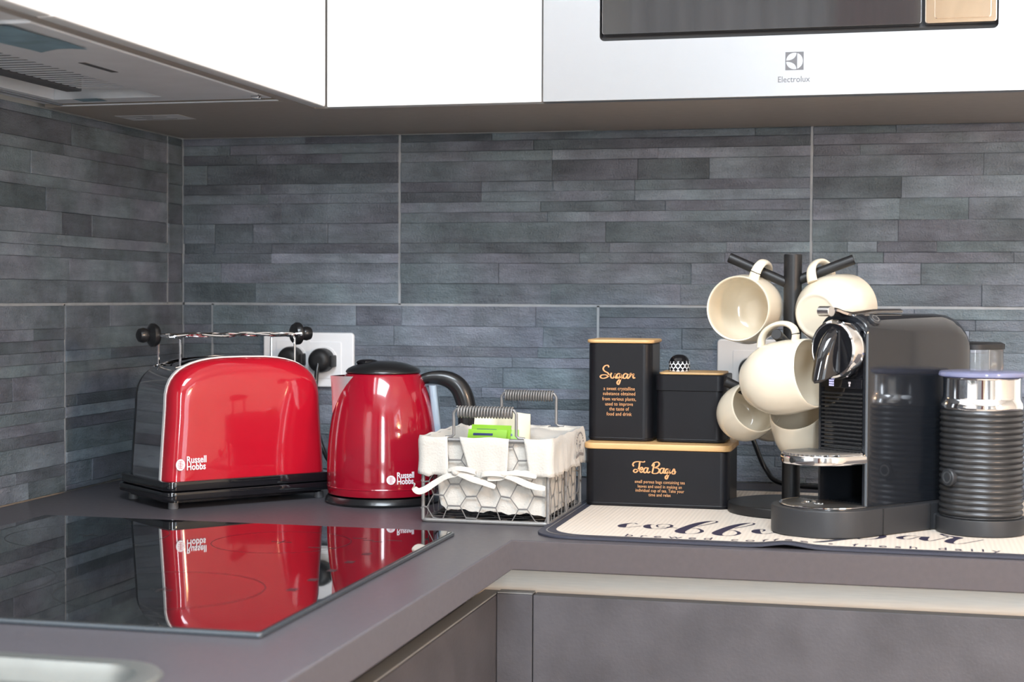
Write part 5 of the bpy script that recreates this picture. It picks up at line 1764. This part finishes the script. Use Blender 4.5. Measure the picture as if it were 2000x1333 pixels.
# lever on top
b = MB()
lev = [(-.0300, .2412), (-.0265, .2440), (-.0190, .2442), (-.0100, .2412), (.0, .2392), (.012, .2402), (.03, .2420), (.055, .2424), (.076, .2424)]
lv = catmull2(lev)
lw = lambda y: .0065 + .0110 * max(0, min(1, (y + .024) / .04))
up_ = [[(-BW / 2 + s_ * w_, y, z + dz) for s_, w_, dz in ((-1, lw(y), .0028), (1, lw(y), .0028), (1, lw(y) + .002, .0012), (1, lw(y) + .001, -.0012), (-1, lw(y) + .001, -.0012), (-1, lw(y) + .002, .0012))] for y, z in lv]
b.loft(up_)
b.build('lever', 'chrome', CM, sharp=50, label='chrome edged lever on top')
b = MB()
lv2 = [(y, z) for y, z in lv if y > -.006]
b.loft([[(-BW / 2 + s_ * (lw(y) - .001), y, z + dz) for s_, dz in ((-1, .0034), (1, .0034), (1, .0026), (-1, .0026))] for y, z in lv2])
b.build('lever_inlay', 'blackgloss', CM)
m_ = MB().at(Matrix.Translation((-BW / 2, -.0275, .2432)) @ Matrix.Rotation(pi / 2, 4, 'Y'))
m_.lathe([(.0048, -.0085), (.0056, -.008), (.0056, .008), (.0048, .0085)], 20)
m_.build('lever_tip', 'steel2', CM)
# round button on the shoulder
m_ = MB().at(Matrix.Translation((-.0062, .016, .2328)) @ Matrix.Rotation(R_(45), 4, 'Y'))
m_.lathe([(.0072, -.002), (.0072, .0030), (.0064, .0040), (.0040, .0042)], 24)
mb_ = m_.build('button', 'machinebase', CM)
m_ = MB().at(Matrix.Translation((-.0062, .016, .2328)) @ Matrix.Rotation(R_(45), 4, 'Y'))
m_.lathe([(.0046, .0040), (.0046, .0044), (.0036, .0044), (.0036, .0040)], 24, c0=False, c1=False)
m_.build('button_ring', 'steel2', mb_)
# cup shelf
def dshape(r, yc, xc, yback, n=26):
    p = [(xc + r * cos(a), yc + r * sin(a)) for a in [pi + pi * k / n for k in range(n + 1)]]
    return [(xc - r, yback)] + p + [(xc + r, yback)]
sh = dshape(.0425, -.0300, -.0400, -.0025)
b = MB().prism(sh, .0775, .0887, .003)
b.build('cup_shelf', 'chrome', CM, label='half round chrome cup shelf')
b = MB()
for k in range(15):
    x = -.0400 - .0378 + k * .0054
    dy = math.sqrt(max(0, .0395 ** 2 - (x + .0400) ** 2))
    b.box((x, (-.0300 - dy - .005) / 2, .0891), (.0030, max(.004, .0300 + dy - .005), .0014), .0004)
b.build('shelf_grid', 'satin' if 'satin' in M else 'steel2', CM, kind='stuff')
m_ = MB().at(Matrix.Translation((-.0400, -.0727, .0832)) @ FRONT)
m_.lathe([(.0034, -.001), (.0034, .0012), (.0028, .0016)], 20)
m_.build('shelf_hole', 'dark', CM)
# base with rounded drip tray
bs = dshape(.0585, -.0140, -.0465, .170, 30)
b = MB()
b.prism(bs, .0003, .0305, .0022)
base = b.build('base', 'machinebase', CM, sharp=40)
b = MB(); b.box((.0122, .0140, .0150), (.0008, .0009, .029)); b.box((.0122, .092, .0150), (.0008, .0009, .029)); b.build('base_joint', 'dark', CM)
# platform of the frother, joined to the base
FC = (.0525, .128)
b = MB()
b.prism(circ(.0482, 48, *FC), .0003, .0182, .0015)
b.build('frother_platform', 'machinebase', CM, sharp=40)
b = MB(); b.box((.020, .128, .0095), (.03, .060, .018), .002); b.build('platform_bridge', 'machinebase', CM)
# drip grid
b = MB()
gr_ = dshape(.0490, -.0140, -.0465, .060, 30)
b.prism(gr_, .0304, .0312)
b.build('drip_tray', 'blackmatt', CM)
b = MB()
for k in range(21):
    x = -.0465 - .045 + k * .0045
    dy = math.sqrt(max(0, .0475 ** 2 - (x + .0465) ** 2))
    ya, yb_ = -.0140 - dy, .012
    if x < -.069 or x > -.006:
        yb_ = min(yb_, -.004)
    b.box((x, (ya + yb_) / 2, .0318), (.0016, yb_ - ya, .0012))
b.build('drip_grid', 'steel2', CM, kind='stuff')
b = MB()
rim = [p for p in dshape(.0490, -.0140, -.0465, -.004, 30)]
b.tube([(x, y, .0318) for x, y in rim], .0011, 6)
b.build('grid_rim', 'chrome', CM)
m_ = MB()
m_.tube([(-.055 + .0085 * cos(a), -.030 + .0085 * sin(a), .0326) for a in [R_(20 + 30 * k) for k in range(10)]], .0011, 6)
m_.tube([(-.047, -.030, .0326), (-.038, -.026, .0326)], .0011, 6)
m_.build('grid_mark', 'chrome', CM)
# water tank behind
tk = MB()
tk.loft([[(x, y, z) for x, y in rrect(.066, .062, .018, 6, -.031, .2145)] for z in (.0315, .18, .1985)])
tk.build('water_tank', 'clear', CM, label='clear water tank behind the body')
tk = MB()
tk.loft([[(x, y, z) for x, y in rrect(.068 - 2 * d_, .064 - 2 * d_, .018, 6, -.031, .2145)] for d_, z in ((0, .1988), (0, .2045), (.003, .2065))])
tk.build('tank_lid', 'blackmatt', CM)
tk = MB(); tk.box((-.034, .180, .11), (.045, .004, .15), .001); tk.build('tank_bracket', 'blackmatt', CM)

# ---------------------------------------------------------------- milk frother
FX = CM.matrix_basis if False else None
ca, sa_ = cos(R_(-40)), sin(R_(-40))
fx, fy_ = CM.location.x + FC[0] * ca - FC[1] * sa_, CM.location.y + FC[0] * sa_ + FC[1] * ca
FRO = thing('milk_frother', 'dark ribbed milk frother with chrome neck and clear lid', 'milk frother', (fx, fy_, MZ + .0190))
prof = [(.044, 0)]
nr = 18
z0_, z1_ = .001, .1165
for k in range(nr):
    a_ = z0_ + (z1_ - z0_) * k / nr
    h_ = (z1_ - z0_) / nr
    prof += [(.0432, a_), (.0446, a_ + h_ * .30), (.0451, a_ + h_ * .5), (.0446, a_ + h_ * .70)]
prof += [(.0438, z1_), (.043, z1_ + .0005)]
MB().lathe(prof, 64).build('body', 'frother', FRO, sharp=60)
MB().lathe([(.0438, .1168), (.0450, .1180), (.0452, .1205), (.0445, .1250), (.0425, .1285), (.0418, .1310), (.0418, .1500), (.0426, .1522), (.0415, .1528)], 64).build('neck', 'chrome', FRO, sharp=60, label='polished chrome neck')
MB().lathe([(.0405, .1530), (.0465, .1534), (.0472, .1550), (.0466, .1575), (.0445, .1590), (.030, .1602), (.012, .1606)], 64).build('lid', 'bluelid', FRO, label='clear bluish lid')
am = math.atan2(-1, -1.2)
m_ = MB().at(Matrix.Translation((.0446 * cos(am), .0446 * sin(am), .0435)) @ Matrix.Rotation(am + pi / 2, 4, 'Z') @ FRONT)
m_.lathe([(.0098, -.003), (.0098, .0030), (.0088, .0042), (.005, .0044)], 28)
bt = m_.build('button', 'machinebase', FRO)
m_ = MB().at(Matrix.Translation((.0446 * cos(am), .0446 * sin(am), .0435)) @ Matrix.Rotation(am + pi / 2, 4, 'Z') @ FRONT)
m_.lathe([(.0066, .0042), (.0066, .0047), (.0050, .0047), (.0050, .0042)], 28, c0=False, c1=False)
m_.build('button_ring', 'steel2', bt)
